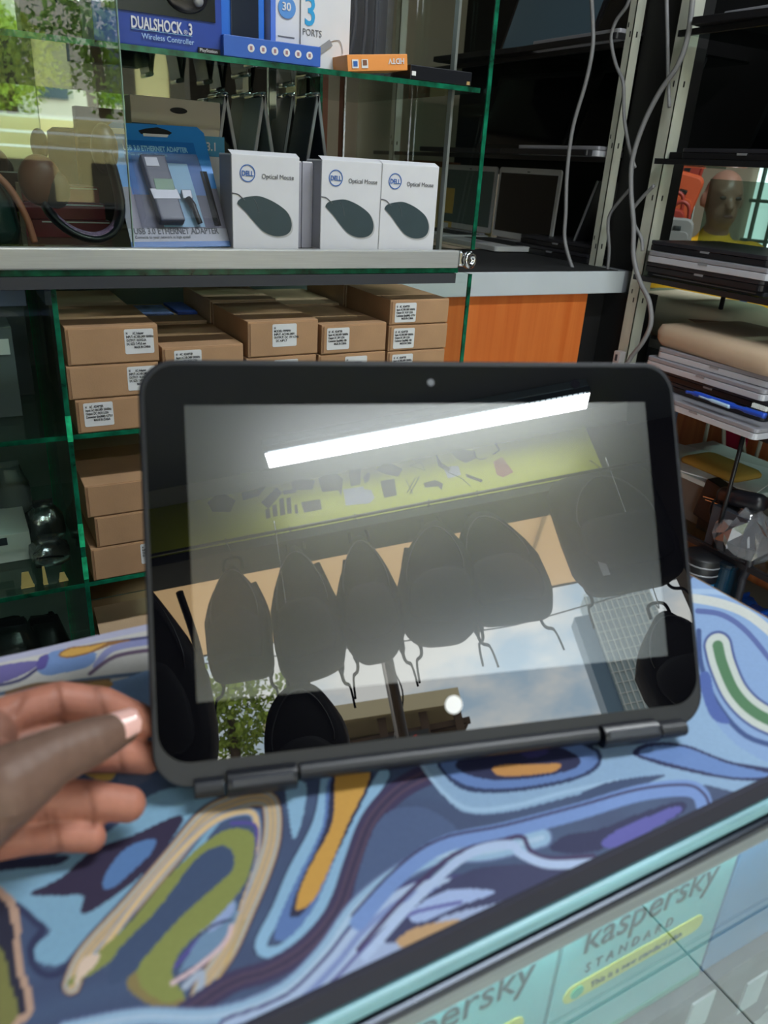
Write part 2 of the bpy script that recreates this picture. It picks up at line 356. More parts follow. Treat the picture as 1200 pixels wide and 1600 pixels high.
# ---- black backpacks hanging in the shop front, seen in the tablet glass
BAGM = mat('black_nylon', (22, 23, 25), .75, bump=.3, bscale=300)
BAGP = mat('black_nylon_pocket', (28, 30, 33), .7, bump=.3, bscale=300)
STRAP = mat('black_strap', (16, 17, 18), .8)
ZIP = mat('bag_zip', (120, 122, 124), .4, metal=.8)
def backpack(x0, x1, z0, z1, lab, tilt=0, y=-1.80, dep=.11, bag='backpack', hang=True, straps=True, top=.22, sq=(.62, .42), sqx=.62):
    cx, cz = (x0+x1)/2, (z0+z1)/2; w, h = (x1-x0)/2, (z1-z0)/2
    t = thing(bag, lab, 'bag', (cx, y, z0), group='black bags hanging in the shop front')
    def shell(sw, sh, y0, y1, cz_, top=.55, wob=.0):
        rings = []
        for q, (yy, s) in enumerate(((y0, .82), (y0+.012, .96), ((y0+y1)/2, 1.0), (y1-.012, .95), (y1, .80))):
            r = []
            for k in range(40):
                a = 2*math.pi*k/40; ca, sa = math.cos(a), math.sin(a)
                px = abs(ca)**sqx*math.copysign(1, ca)*sw; pz = abs(sa)**(sq[0] if sa > 0 else sq[1])*math.copysign(1, sa)*sh
                if pz > 0: px *= 1-(1-top)*(pz/sh)**1.3
                px *= 1+.035*math.sin(5*a+q+cx*9); pz += .012*math.sin(3*a+cx*20)*(pz < 0)
                r.append((cx+px*s+tilt*pz, yy, cz_+pz*s))
            rings.append(r)
        return MB().loft(rings)
    shell(w, h, y-dep*.5, y+dep*.5, cz, top).build('body', BAGM, t, smooth=True)
    shell(w*.8, h*.42, y+dep*.46, y+dep*.46+.035, cz-h*.35, .8).build('front_pocket', BAGP, t, smooth=True)
    zp = [(cx+math.cos(a)*w*.72*(1-.2*max(0, math.sin(a)))+tilt*h*.8*math.sin(a), y+dep*.5+.002, cz+h*.1+math.sin(a)*h*.72) for a in np.linspace(-.2, math.pi+.2, 20)]
    MB().tube(zp, .0022, 6).build('zip', ZIP, t, smooth=True)
    tx = cx+tilt*h
    MB().tube(spline([(tx-.035, y, z1-.012), (tx-.03, y, z1+.03), (tx, y, z1+.042), (tx+.03, y, z1+.03), (tx+.035, y, z1-.012)]), .006, 8).build('handle', STRAP, t, smooth=True)
    if straps:
        for sgn in (-1, 1):
            MB().tube(spline([(cx+sgn*w*.5, y-dep*.5, z1-.05), (cx+sgn*w*.8, y-dep*.8, cz+.04), (cx+sgn*w*.72, y-dep*.7, z0+.03), (cx+sgn*w*(.9), y-dep*.4, z0-.03), (cx+sgn*w*.95, y-dep*.3, z0-.11)]), [.014]*8+[.013]*8+[.006]*8+[.004]*9, 6).build('strap', STRAP, t, smooth=True)
    if hang:
        MB().tube(spline([(tx, y, z1+.036), (tx, y+.03, z1+.06), (tx, ry, 1.144), (tx, ry-.012, 1.148), (tx, ry-.016, 1.13)]), .0022, 6).build('hook', CHROME, t, smooth=True)
    return t
backpack(-.415, -.185, .63, 1.08, 'narrow black backpack hanging furthest left on the rail')
backpack(-.185, .062, .59, 1.11, 'black backpack with long dangling straps, second from the left on the rail', tilt=-.02)
backpack(.056, .28, .62, 1.10, 'black backpack with a front pocket, third from the left on the rail', tilt=.03)
b4 = backpack(.275, .56, .63, 1.10, 'wide slanting black bag, fourth from the left on the rail', tilt=.14, top=.4)
backpack(.50, .80, .655, 1.12, 'wide black bag with a loose strap, fifth from the left on the rail', tilt=-.08, y=-1.83, top=.45)
big = backpack(.90, 1.29, .70, 1.17, 'big black laptop bag with a white price tag, furthest right on the rail', y=-1.80, dep=.13, top=.99, sq=(.16, .3), sqx=.3)
MB().box(.965, .990, -1.716, -1.714, .70+.02, .78).build('price_tag', WHITE, big)
backpack(-.80, -.42, .30, 1.10, 'large black duffel bag hanging beside the left end of the shop front', y=-1.78, dep=.14, bag='duffel_bag', tilt=-.12)
backpack(-.255, .02, .16, .585, 'round-topped black backpack hanging low under the second bag', y=-1.80, straps=False, top=.8, sq=(.9, .5), sqx=.8)
backpack(.98, 1.28, .2, .58, 'black shoulder bag hanging low under the big laptop bag', y=-1.80, bag='shoulder_bag', straps=False)

# ================================================================ outdoors
PAVE = mat('street_paving', (150, 144, 130), .9, noise=.1, nscale=2)
struct(MB().box(-40, 60, -60, -3.2, FLZ-.2, FLZ-.05), 'ground', PAVE)
# awning over the shop front
TAN = bpy.data.materials.new('awning_canvas'); TAN.use_nodes = True
t_ = TAN.node_tree; t_.nodes.clear(); o_ = t_.nodes.new('ShaderNodeOutputMaterial'); d_ = t_.nodes.new('ShaderNodeBsdfDiffuse'); tr_ = t_.nodes.new('ShaderNodeBsdfTranslucent'); m_ = t_.nodes.new('ShaderNodeMixShader')
d_.inputs[0].default_value = lin((214, 176, 130)); tr_.inputs[0].default_value = lin((236, 196, 146)); m_.inputs[0].default_value = .62
t_.links.new(d_.outputs[0], m_.inputs[1]); t_.links.new(tr_.outputs[0], m_.inputs[2]); t_.links.new(m_.outputs[0], o_.inputs[0])
aw = thing('awning', 'tan canvas awning stretched out over the shop front', 'awning', (.3, -2.6, 1.3))
mbw = MB(); n = 24; vv = []
for j in range(7):
    for i in range(n+1):
        x = -1.8+i*3.9/n; y = -1.97-j*1.35/6; vv.append((x, y, 1.30+.16*j/6-.012*math.sin(i*1.1)*math.sin(j*.6)))
mbw.add(vv, [(j*(n+1)+i, j*(n+1)+i+1, (j+1)*(n+1)+i+1, (j+1)*(n+1)+i) for j in range(6) for i in range(n)])
mbw.build('canvas', TAN, aw, smooth=True)
STEEL = mat('painted_steel', (70, 66, 58), .6)
for x in (-1.2, -.1, 1.0, 2.1): MB().tube([(x, -1.97, 1.325), (x, -3.34, 1.485)], .010, 8).build('awning_arm', STEEL, aw, smooth=True)
MB().tube([(-1.8, -3.33, 1.47), (2.1, -3.33, 1.47)], .014, 8).build('front_bar', STEEL, aw, smooth=True)
# street post with wires
pp = thing('street_post', 'dark metal street post with a wire wound round it outside the shop', 'post', (.2, -3.4, FLZ))
MB().tube([(.21, -3.4, FLZ), (.205, -3.4, 1.5)], .035, 12).build('pole', mat('post_metal', (52, 48, 44), .6), pp, smooth=True)
MB().tube([(.21+.045*math.cos(t*1.3), -3.4+.045*math.sin(t*1.3), .0+t*.11) for t in np.linspace(0, 13, 60)], .005, 6).build('wire', BLACK, pp, smooth=True)
# apartment block with balcony lattice
CONC = mat('building_render', (98, 78, 58), .9, noise=.08, nscale=1); BRN = mat('balcony_brown', (84, 62, 42), .8); CREAM = mat('roof_edge_cream', (216, 196, 158), .8); GLZ = mat('far_window', (70, 84, 92), .15)
bd = thing('apartment_building', 'low brown building with latticed balconies and a cream flat roof across the street', 'building', (.1, -13.5, FLZ))
MB().box(-1.6, 1.45, -15.5, -13.2, FLZ, 3.8).build('wall', CONC, bd)
MB().prism([(-2.0, -12.2, 3.95), (1.4, -12.2, 3.78), (1.4, -15.6, 3.78), (-2.0, -15.6, 3.95)], (0, 0, .28)).build('roof', CREAM, bd)
for x in (-1.5, -.75, 0, .72, 1.3): MB().box(x-.07, x+.07, -12.5, -12.36, FLZ, 3.85).build('column', BRN, bd)
for z in (1.2, 2.45, 3.55): MB().box(-1.6, 1.5, -12.55, -12.45, z-.05, z+.05).build('rail', BRN, bd)
for i in range(4):
    for z in (1.25, 2.5):
        x0 = -1.5+i*.74; a = np.array([x0, -12.45, z]); b = np.array([x0+.72, -12.45, z+1.0]); c = np.array([x0+.72, -12.45, z]); d = np.array([x0, -12.45, z+1.0])
        MB().tube([a, b], .03, 6).build('brace', BRN, bd); MB().tube([c, d], .03, 6).build('brace', BRN, bd)
for i in range(4):
    w = MB().box(-1.38+i*.74, -.92+i*.74, -13.23, -13.17, 2.6, 3.4).build('window', BRN, bd)
    MB().box(-1.33+i*.74, -.97+i*.74, -13.16, -13.14, 2.66, 3.34).build('pane', GLZ, bd)
sg = thing('shop_sign', 'dark signboard with red letters on the brown building', 'sign', (0, -12.1, 3.1))
MB().box(-.75, .75, -12.2, -12.12, 3.12, 3.44).build('board', mat('sign_board', (40, 38, 36), .6), sg)
REDL = mat('sign_red', (225, 60, 40), .5)
text('CO', .28, REDL, sg, (-.45, -12.115, 3.18), (1, 0, 0), (0, 0, 1), sx=-1, align='LEFT', bold=.008); text('NA', .28, REDL, sg, (.55, -12.115, 3.18), (1, 0, 0), (0, 0, 1), sx=-1, align='LEFT', bold=.008)
# glass tower
tw = thing('glass_tower', 'tall blue-grey glass office tower behind the street', 'building', (9.6, -30, FLZ))
MB().box(8.7, 9.35, -31, -30, FLZ, 12.2).build('stair_shaft', mat('tower_blue', (92, 116, 134), .3), tw)
MB().box(9.35, 12.2, -31, -29.9, FLZ, 13.0).build('curtain_wall', mat('tower_glass', (150, 164, 166), .2, noise=.1, nscale=.5), tw)
g = MB()
for i in range(12): g.box(9.4+i*.25, 9.44+i*.25, -29.88, -29.82, FLZ, 13.0)
for i in range(30): g.box(9.35, 12.2, -29.88, -29.84, i*.45, i*.45+.03)
g.build('mullions', mat('tower_frame', (206, 208, 202), .5), tw)
sc_ = tag(MB().tube(spline([(-6, -11, 5.2), (1, -11, 4.55), (4, -11, 4.6), (12, -11, 5.5)]), .012, 6).build('power_line', BLACK), 'thin black power line across the sky above the street', 'cable')
# sunlit shop-front building and far wall to the right
b2 = thing('apartment_building', 'pale cream block with dark windows far down the street behind the trees', 'building', (5, -19, FLZ))
MB().box(-9, 14, -21, -19, FLZ, 3.0).build('wall', mat('pale_wall', (214, 206, 190), .9, noise=.05, nscale=.6), b2)
for i in range(14): MB().box(-8+i*1.5, -7.3+i*1.5, -18.98, -18.94, 1.0, 2.1).build('window', GLZ, b2)
b3 = thing('parade_of_shops', 'sunlit yellowish shop parade across the street with dark openings', 'building', (2, -7.6, FLZ))
MB().box(-3, 7.5, -8.2, -7.7, FLZ, .28).build('wall', mat('parade_wall', (200, 186, 136), .9, noise=.12, nscale=1.2), b3)
for i in range(9): MB().box(-2.8+i*1.1, -2.1+i*1.1, -7.72, -7.68, FLZ+.1, -.15).build('doorway', mat('doorway_dark', (66, 58, 46), .8), b3)
for z in (.28, .12, -.02): MB().box(-3, 7.5, -7.5, -7.46, z-.012, z+.012).build('white_rail', mat('rail_white', (236, 234, 226), .5), b3)
# trees
LEAF = [mat('leaf_green_a', (120, 150, 48), .6, noise=.3, nscale=3), mat('leaf_green_b', (70, 100, 36), .6, noise=.3, nscale=3), mat('leaf_green_c', (150, 168, 62), .6, noise=.3, nscale=3)]
BARK = mat('tree_bark', (76, 60, 44), .9)
def tree(x, y, z, r, h, k, lab, n=2600):
    t = thing('tree', lab, 'tree', (x, y, FLZ), group='trees across the street')
    MB().tube(spline([(x, y, FLZ), (x+.06, y, FLZ+(z-FLZ)*.5), (x-.04, y, z)]), list(np.linspace(.12, .05, 17)), 8).build('trunk', BARK, t, smooth=True)
    c = rng.normal(size=(9, 3))*[r*.42, r*.42, h*.36]+[x, y, z]; mb = MB(); v = []; f = []
    for i in range(n):
        b = c[rng.integers(9)]; d = rng.normal(size=3); d /= np.linalg.norm(d); p = b+d*[r*.45, r*.45, h*.42]*rng.uniform(.75, 1.05)
        a = rng.normal(size=3); a /= np.linalg.norm(a); q = np.cross(a, rng.normal(size=3)); q /= np.linalg.norm(q); s = rng.uniform(.03, .06)
        k0 = len(v); v += [p-a*s, p+q*s*.6, p+a*s, p-q*s*.6]; f.append((k0, k0+1, k0+2, k0+3))
    mb.add(v, f).build('crown', LEAF[k], t, kind='stuff')
tree(1.05, -9.3, 1.1, .75, 1.1, 2, 'bright yellow-green leafy tree across the street, reflected in the cabinet glass')
tree(2.1, -9.6, 1.4, .85, 1.4, 0, 'mid-green leafy tree to the right of the yellow-green one')
tree(.1, -9.8, .7, .7, .9, 1, 'dark green bushy tree behind the yellow-green one')
tree(3.4, -10.0, 1.2, .9, 1.2, 1, 'dark green tree at the right end of the row across the street')
tree(-1.7, -8.4, 2.9, .75, 1.3, 2, 'tall light-green tree beside the brown building')
tree(-3.2, -9, 2.0, .9, 1.6, 0, 'green tree at the left end of the street')

# ================================================================ the counter
TZ = -.283
WOODL = woodmat('orange_wood', (204, 100, 40), (222, 124, 58), (26, 26, 1.0))
TEALE = mat('counter_glass_edge', (128, 176, 188), .38, spec=.4, noise=.25, nscale=14, stretch=(1, 30, 30))
ct = thing('display_counter', 'glass-fronted display counter under the swirl-patterned cloth', 'counter', (-.05, .31, FLZ))
X0, X1, Y0, Y1 = -.75, .487, .172, .444
MB().box(X0, X1, Y0+.004, Y1, TZ-.016, TZ-.0012).build('top', mat('counter_top', (60, 62, 70), .5), ct)
MB().box(X0, X1, Y0-.006, Y0+.006, TZ-.0235, TZ-.0145).build('glass_edge', TEALE, ct, bevel=.002)
MB().box(X0, X1, Y0-.009, Y0+.004, TZ-.0315, TZ-.0245).build('dark_channel', mat('channel_dark', (40, 46, 56), .25, metal=.6), ct, bevel=.002)
MB().box(X0, X1, Y0-.007, Y0+.005, TZ-.045, TZ-.0325).build('lower_rail', mat('rail_grey', (138, 148, 150), .35, metal=.5, noise=.1, nscale=12, stretch=(1, 20, 20)), ct, bevel=.002)
MB().box(X0, X1, Y0-.004, Y0+.002, FLZ+.1, TZ-.045).build('front_pane', G_CNT, ct)
MB().box(X0, X1, Y0+.012, Y1, TZ-.30, TZ-.29).build('shelf', mat('counter_shelf', (88, 88, 96), .5), ct)
MB().box(X0, X1, Y1-.012, Y1, FLZ+.1, TZ-.017).build('back_panel', mat('counter_back', (70, 74, 80), .6), ct)
MB().box(X0, X1, Y0, Y1, FLZ, FLZ+.1).build('plinth', BLACK, ct)
MB().box(X0, X1, Y0+.006, Y0+.012, TZ-.050, TZ-.046).build('added_fill_strip', mat('added_fill_strip', (220, 245, 245), .4, emit=2.0), ct)  # glowing strip added to brighten the boxes inside the counter
ls_ = area('added_fill_light', -.1, Y0+.010, TZ-.052, 1.1, .008, 1.1, (math.radians(-25), 0, 0)); ls_.parent = ct; ls_.location = (-.1+.05, Y0+.006-.31, TZ-.052-FLZ)  # added fill light that goes with the strip
# antivirus boxes stood inside the counter, behind the front pane
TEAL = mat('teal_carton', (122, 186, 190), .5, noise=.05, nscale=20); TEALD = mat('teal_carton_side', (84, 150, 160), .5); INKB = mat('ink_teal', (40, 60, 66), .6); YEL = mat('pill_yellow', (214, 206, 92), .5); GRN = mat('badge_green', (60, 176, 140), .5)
BF = .187
def avbox(x0, w, lab, kind=0):
    z1, z0 = -.352, -.481
    t = thing('software_box', lab, 'box', (x0+w/2, BF+.02, z0), group='software boxes inside the counter')
    MB().box(x0, x0+w, BF, BF+.035, z0, z1).build('carton', TEAL if kind == 0 else mat('blue_carton', (86, 140, 190), .5, noise=.1, nscale=12), t, bevel=.001)
    if kind == 0:
        text('kaspersky', .0325, INKB, t, (x0+w*.105, BF-.0006, z1-.0335), (1, 0, 0), (0, 0, 1), name='brand_lettering', sx=.83)
        text('STANDARD', .011, INKB, t, (x0+w*.15, BF-.0006, z1-.052), (1, 0, 0), (0, 0, 1), name='edition_lettering', sx=.8, space=1.75)
        MB().prism([(x, BF-.0006, z) for x, z in rrect(w*.82, .0145, .007, 5, x0+w*.47, z1-.066)], (0, .0006, 0)).build('yellow_pill', YEL, t)
        MB().prism([(x0+w*.13+.0048*math.cos(a), BF-.0012, z1-.066+.0048*math.sin(a)) for a in np.linspace(0, 2*math.pi, 16, endpoint=False)], (0, .0006, 0)).build('green_badge', GRN, t)
        text('This is a new standard plan', .0072, INKB, t, (x0+w*.2, BF-.0012, z1-.0685), (1, 0, 0), (0, 0, 1), name='pill_lettering', sx=.95)
        MB().box(x0, x0+w, BF-.0004, BF, z0, z0+.006).build('bottom_band', mat('band_green', (90, 170, 150), .5), t)
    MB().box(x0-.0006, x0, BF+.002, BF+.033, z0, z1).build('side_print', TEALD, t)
    return t
avbox(.235, .138, 'teal antivirus box fully in view behind the counter glass')
avbox(.094, .138, 'teal antivirus box cut off by the picture bottom, left of the whole one')
avbox(-.047, .138, 'teal antivirus box furthest left under the counter edge')
avbox(.376, .10, 'plain blue software box to the right of the whole teal antivirus box', 1)
MB_ = MB()
stand = thing('box_ledge', 'dark grey ledge the software boxes stand on inside the counter', 'shelf', (.2, BF+.03, -.493))
MB().box(X0+.05, X1-.02, BF-.008, BF+.08, -.493, -.482).build('board', mat('ledge_board', (84, 82, 92), .5), stand)
MB().box(X0+.05, X1-.02, BF-.008, BF-.006, -.58, -.493).build('ledge_front', mat('ledge_front', (62, 60, 68), .5), stand)
for i in range(5):
    x = .30+.062*i; MB().box(x, x+.022, BF-.0095, BF-.008, -.545+.02*(i % 2), -.512+.02*(i % 2)).build('price_card', PAPER, stand)

# ---- swirl-patterned cloth
def inpoly(u, v, P):
    P = spline(P, 6, True); ins = np.zeros(u.shape, bool); n = len(P)
    lo, hi = P.min(0), P.max(0); c = (u > lo[0]) & (u < hi[0]) & (v > lo[1]) & (v < hi[1])
    uu, vv_ = u[c], v[c]; r = np.zeros(uu.shape, bool); j = n-1
    for i in range(n):
        yi, yj, xi, xj = P[i][1], P[j][1], P[i][0], P[j][0]
        if yi != yj:
            k = ((yi > vv_) != (yj > vv_)) & (uu < (xj-xi)*(vv_-yi)/(yj-yi)+xi); r ^= k
        j = i
    ins[c] = r; return ins
def dist(u, v, P):
    P = spline(P, 5); full = np.full(u.shape, 1e9); lo, hi = P.min(0)-40, P.max(0)+40
    c = (u > lo[0]) & (u < hi[0]) & (v > lo[1]) & (v < hi[1]); uu, vv_ = u[c], v[c]; d = np.full(uu.shape, 1e9)
    for a, b in zip(P[:-1], P[1:]):
        ab = b-a; L = ab@ab+1e-9; t = np.clip(((uu-a[0])*ab[0]+(vv_-a[1])*ab[1])/L, 0, 1); d = np.minimum(d, np.hypot(uu-a[0]-t*ab[0], vv_-a[1]-t*ab[1]))
    full[c] = d; return full
nx, ny = 860, 400
gx = np.linspace(-.24, .487, nx); gy = np.concatenate([np.linspace(.171, .444, ny)])
XX, YY = np.meshgrid(gx, gy); ZZ = np.full_like(XX, TZ) + .0006*np.sin(XX*40+YY*25)*np.clip((YY-.171)*30, 0, 1)
PU, PV = proj(np.stack([XX, YY, np.full_like(XX, TZ)], -1))
C = np.zeros(XX.shape+(3,)); hexc = lambda h: np.array(lin(h)[:3])
s_ = .5+.5*np.sin((XX*70+YY*120)+2.4*np.sin(XX*31-YY*44)+1.5*np.sin(YY*90+XX*17))
C[:] = hexc('#465a80')*(1-s_[..., None]*.35)+hexc('#3a3f66')*(s_[..., None]*.35)
def Pg(P, c): C[inpoly(PU, PV, P)] = hexc(c)
def St(P, w, c):
    a = np.clip((w/2-dist(PU, PV, P))/1.6+.5, 0, 1)[..., None]; C[:] = C*(1-a)+hexc(c)*a
z6 = lambda P: [(x*.5167, 1180+y*.5167) for x, y in P]
z7 = lambda P: [(560+.533*x, 1100+.533*y) for x, y in P]
# far left
Pg([(-60, 1010), (120, 985), (250, 962), (300, 990), (260, 1110), (120, 1150), (-60, 1210)], '#cdcac6')
St([(-40, 1032), (60, 1012), (150, 993), (250, 972)], 20, '#b6b6d4'); St([(-40, 1024), (60, 1003), (250, 968)], 5, '#4a3f63')
Pg([(-20, 1046), (40, 1032), (62, 1036), (20, 1060), (-30, 1072)], '#6d64a8'); St([(-30, 1075), (30, 1062), (70, 1036), (130, 1012), (240, 996)], 5, '#4b4a78')
Pg([(58, 1042), (80, 1018), (130, 1012), (150, 1022), (140, 1040), (100, 1050), (70, 1054)], '#6f93cf'); Pg([(56, 1040), (62, 1026), (76, 1022), (72, 1040), (62, 1046)], '#5a4fa0')
Pg([(92, 1020), (110, 1011), (140, 1008), (170, 1003), (205, 1001), (170, 1010), (142, 1020), (112, 1027), (95, 1026)], '#9a6a3a'); Pg([(95, 1020), (112, 1013), (140, 1010), (166, 1005), (140, 1018), (112, 1024), (98, 1024)], '#dca53a')
St([(150, 1040), (176, 1014), (240, 1003)], 10, '#8a8fc4'); St([(140, 1052), (180, 1026), (240, 1016)], 6, '#6b5470'); St([(-40, 1092), (60, 1072), (160, 1058), (250, 1050)], 6, '#5a7090')
Pg([(150, 1076), (200, 1058), (240, 1052), (240, 1120), (200, 1090)], '#7da2d6'); St([(10, 1082), (60, 1068), (120, 1066), (170, 1062)], 6, '#8a6a4e'); Pg([(120, 1072), (165, 1062), (176, 1070), (150, 1078)], '#c08f4a')
# left, under the hand
Pg([(-60, 1350), (60, 1345), (170, 1300), (240, 1240), (330, 1222), (400, 1222), (345, 1285), (300, 1340), (235, 1400), (180, 1440), (120, 1482), (95, 1506), (60, 1502), (52, 1478), (78, 1452), (30, 1420), (-20, 1392)], '#79acce')
Pg([(128, 1200), (180, 1202), (170, 1220), (140, 1214)], '#d9a636'); Pg([(190, 1205), (240, 1205), (215, 1228), (185, 1222)], '#5b6280')
Pg([(48, 1396), (95, 1372), (145, 1330), (200, 1310), (284, 1274), (262, 1322), (215, 1374), (150, 1420), (126, 1426), (130, 1400), (95, 1400)], '#372f4c')
Pg([(160, 1388), (170, 1358), (200, 1325), (240, 1312), (238, 1332), (205, 1365), (178, 1388)], '#4d7cba')
Pg([(-30, 1345), (40, 1342), (105, 1338), (90, 1352), (30, 1358), (-30, 1362)], '#2f3150'); St([(-40, 1398), (20, 1412), (55, 1440), (66, 1452), (48, 1480), (56, 1512), (90, 1520), (150, 1470)], 12, '#333a60')
# peach ribbon
rib = z6([(215, 695), (260, 600), (400, 450), (520, 310), (620, 190), (700, 145), (780, 125), (820, 150), (822, 250), (790, 360), (740, 480), (690, 590), (620, 690), (600, 740)])
for w, c in ((34, '#2e3656'), (29, '#a57f6c'), (24, '#c9bd9f'), (18, '#8f9fb6'), (13, '#dab273'), (5, '#b9a58c')): St(rib, w, c)
rib2 = z6([(300, 600), (420, 440), (540, 300), (640, 205), (720, 170), (770, 180), (775, 270), (750, 370), (720, 470)])
for w, c in ((13, '#7ba0cc'), (9, '#dcb478'), (3, '#e6c896')): St(rib2, w, c)
Pg(z6([(300, 640), (420, 480), (560, 320), (680, 230), (765, 215), (775, 300), (735, 430), (690, 540), (600, 650), (520, 690)]), '#45587c')
St(z6([(530, 640), (600, 560), (680, 470), (735, 380), (770, 280), (770, 210), (700, 205)]), 6, '#5347a0')
Pg(z6([(545, 650), (600, 560), (690, 440), (716, 485), (650, 595), (560, 650)]), '#6b8fb4'); Pg(z6([(600, 530), (690, 440), (710, 470), (650, 530)]), '#8fa6d8'); St(z6([(600, 550), (650, 515), (700, 500)]), 4, '#3b3b66')
Pg(z6([(200, 690), (290, 600), (400, 500), (500, 380), (620, 265), (700, 222), (762, 235), (768, 300), (735, 400), (650, 500), (560, 580), (520, 660), (560, 735), (480, 752), (415, 720), (395, 680), (440, 610), (560, 480), (650, 400), (705, 345), (700, 290), (660, 275), (590, 320), (480, 470), (360, 600), (260, 670)]), '#8c9447')
Pg(z6([(400, 720), (385, 680), (410, 650), (425, 700), (500, 748), (560, 735), (540, 758), (470, 760)]), '#8e7d4a'); Pg(z6([(350, 600), (480, 465), (590, 320), (660, 277), (700, 292), (703, 345), (640, 408), (540, 500), (440, 610), (400, 660), (330, 690)]), '#3f5378')
St(z6([(520, 690), (600, 640), (680, 570), (700, 520)]), 7, '#d8b8c0'); St(z6([(560, 700), (610, 660), (600, 735)]), 11, '#a6b4cc'); St(z6([(620, 720), (680, 640), (740, 500)]), 4, '#c6a460'); Pg(z6([(225, 690), (245, 620), (300, 600), (290, 630), (250, 670)]), '#e0c4b0')
# orange tongue
Pg(z6([(866, 85), (925, 85), (915, 190), (888, 252), (874, 180)]), '#84b4d8')
for w, c in ((24, '#2f3a5c'), (19, '#86b6dc')): St(z6([(990, 60), (965, 200), (890, 350), (840, 470), (790, 570), (810, 598), (870, 580), (950, 490), (1020, 340), (1075, 200), (1160, 60)]), w, c)
Pg(z6([(1000, 60), (975, 210), (900, 370), (850, 480), (830, 545), (850, 565), (900, 530), (960, 440), (1010, 320), (1060, 200), (1125, 60)]), '#5377b8')
Pg(z6([(1012, 50), (985, 210), (915, 370), (885, 450), (880, 490), (920, 475), (975, 380), (1065, 200), (1128, 50)]), '#2f3150'); Pg(z6([(1020, 50), (1005, 200), (930, 350), (897, 440), (905, 470), (960, 420), (1050, 210), (1120, 50)]), '#d59c2e')
# plum flow in the middle
for w, c in ((34, '#41385e'), (16, '#57435e'), (6, '#3c3556')): St(z6([(1290, 60), (1200, 110), (1120, 200), (1070, 330), (1020, 470), (930, 580), (820, 650), (700, 690), (560, 780)]), w, c)
Pg(z6([(1160, 180), (1290, 160), (1400, 250), (1330, 330), (1200, 380), (1110, 430), (1060, 480), (1090, 330)]), '#4b5f8a')
# light flows along the front
fl1 = z6([(200, 830), (420, 790), (650, 790), (850, 720), (980, 600), (1080, 460), (1200, 360), (1330, 300), (1480, 290), (1640, 250)])
for w, c in ((32, '#5f6fa0'), (26, '#8fb6da'), (8, '#a9c6e4')): St(fl1, w, c)
fl2 = z6([(700, 830), (880, 760), (1010, 640), (1110, 520), (1250, 420), (1400, 400), (1560, 380)])
for w, c in ((44, '#46417c'), (34, '#a9bfe4'), (10, '#7d92cc')): St(fl2, w, c)
fl3 = z6([(950, 800), (1050, 700), (1160, 590), (1290, 520), (1430, 480), (1600, 440)])
for w, c in ((50, '#5a5aa0'), (40, '#9fb2dc')): St(fl3, w, c)
Pg(z7([(60, 690), (150, 600), (260, 520), (350, 480), (480, 470), (560, 480), (660, 480), (560, 540), (420, 580), (260, 620), (140, 690)]), '#3d4068'); Pg(z7([(150, 610), (260, 545), (400, 550), (300, 590), (180, 640)]), '#9db4e6'); Pg(z7([(110, 700), (170, 655), (295, 632), (250, 670), (170, 720)]), '#c79c6a'); St(z7([(60, 700), (140, 620), (300, 580)]), 5, '#5048a0')
# right half
Pg(z7([(185, 175), (250, 130), (700, 120), (850, 60), (1000, -60), (1300, -80), (1300, 190), (1150, 260), (1000, 235), (820, 245), (640, 270), (560, 290), (440, 318), (320, 320), (250, 270)]), '#86abd2')
Pg(z7([(230, 170), (330, 130), (560, 90), (700, 130), (700, 190), (600, 235), (430, 262), (300, 250)]), '#2c3c66'); Pg(z7([(240, 172), (340, 130), (560, 100), (690, 135), (688, 185), (590, 226), (430, 250), (310, 238)]), '#5b7fc0'); Pg(z7([(290, 170), (400, 120), (560, 120), (640, 150), (640, 185), (540, 215), (400, 226), (310, 205)]), '#2c2f55')
Pg(z7([(470, 130), (520, 125), (560, 140), (500, 160)]), '#3d3a7a'); Pg(z7([(392, 190), (430, 180), (520, 178), (592, 176), (570, 200), (480, 212), (410, 212)]), '#c98a3c')
St(z7([(185, 180), (250, 262), (330, 310), (460, 300), (600, 262), (760, 225)]), 6, '#9cc0e2'); Pg(z7([(640, 272), (740, 228), (895, 206), (850, 232), (760, 262), (690, 282)]), '#3e5178')
Pg(z7([(805, 142), (850, 112), (960, 118), (1100, 170), (1290, 200), (1230, 222), (1100, 222), (960, 195), (860, 168)]), '#2d3563'); Pg(z7([(822, 142), (870, 120), (960, 126), (1080, 172), (1220, 210), (1100, 214), (970, 186), (880, 162)]), '#5f86c8')
St(z7([(0, 640), (120, 500), (250, 410), (430, 372), (640, 318), (820, 262), (950, 246), (1000, 262), (1015, 300)]), 26, '#6e92d4'); St(z7([(-20, 620), (110, 480), (240, 394), (430, 356), (640, 302), (820, 250), (960, 236), (1012, 262), (1030, 300)]), 4, '#3a2f5a')
St(z7([(0, 720), (140, 560), (280, 440), (420, 400), (480, 390), (505, 430), (560, 452), (690, 445)]), 7, '#453462'); St(z7([(20, 740), (180, 560), (320, 440), (440, 412), (480, 440), (560, 470), (690, 465)]), 14, '#adc4ec')
Pg(z7([(560, 425), (610, 385), (700, 370), (800, 330), (940, 285), (952, 318), (830, 380), (720, 425), (630, 440)]), '#30335c'); Pg(z7([(712, 408), (760, 370), (850, 330), (930, 300), (942, 318), (830, 385), (745, 422)]), '#5a58b0')
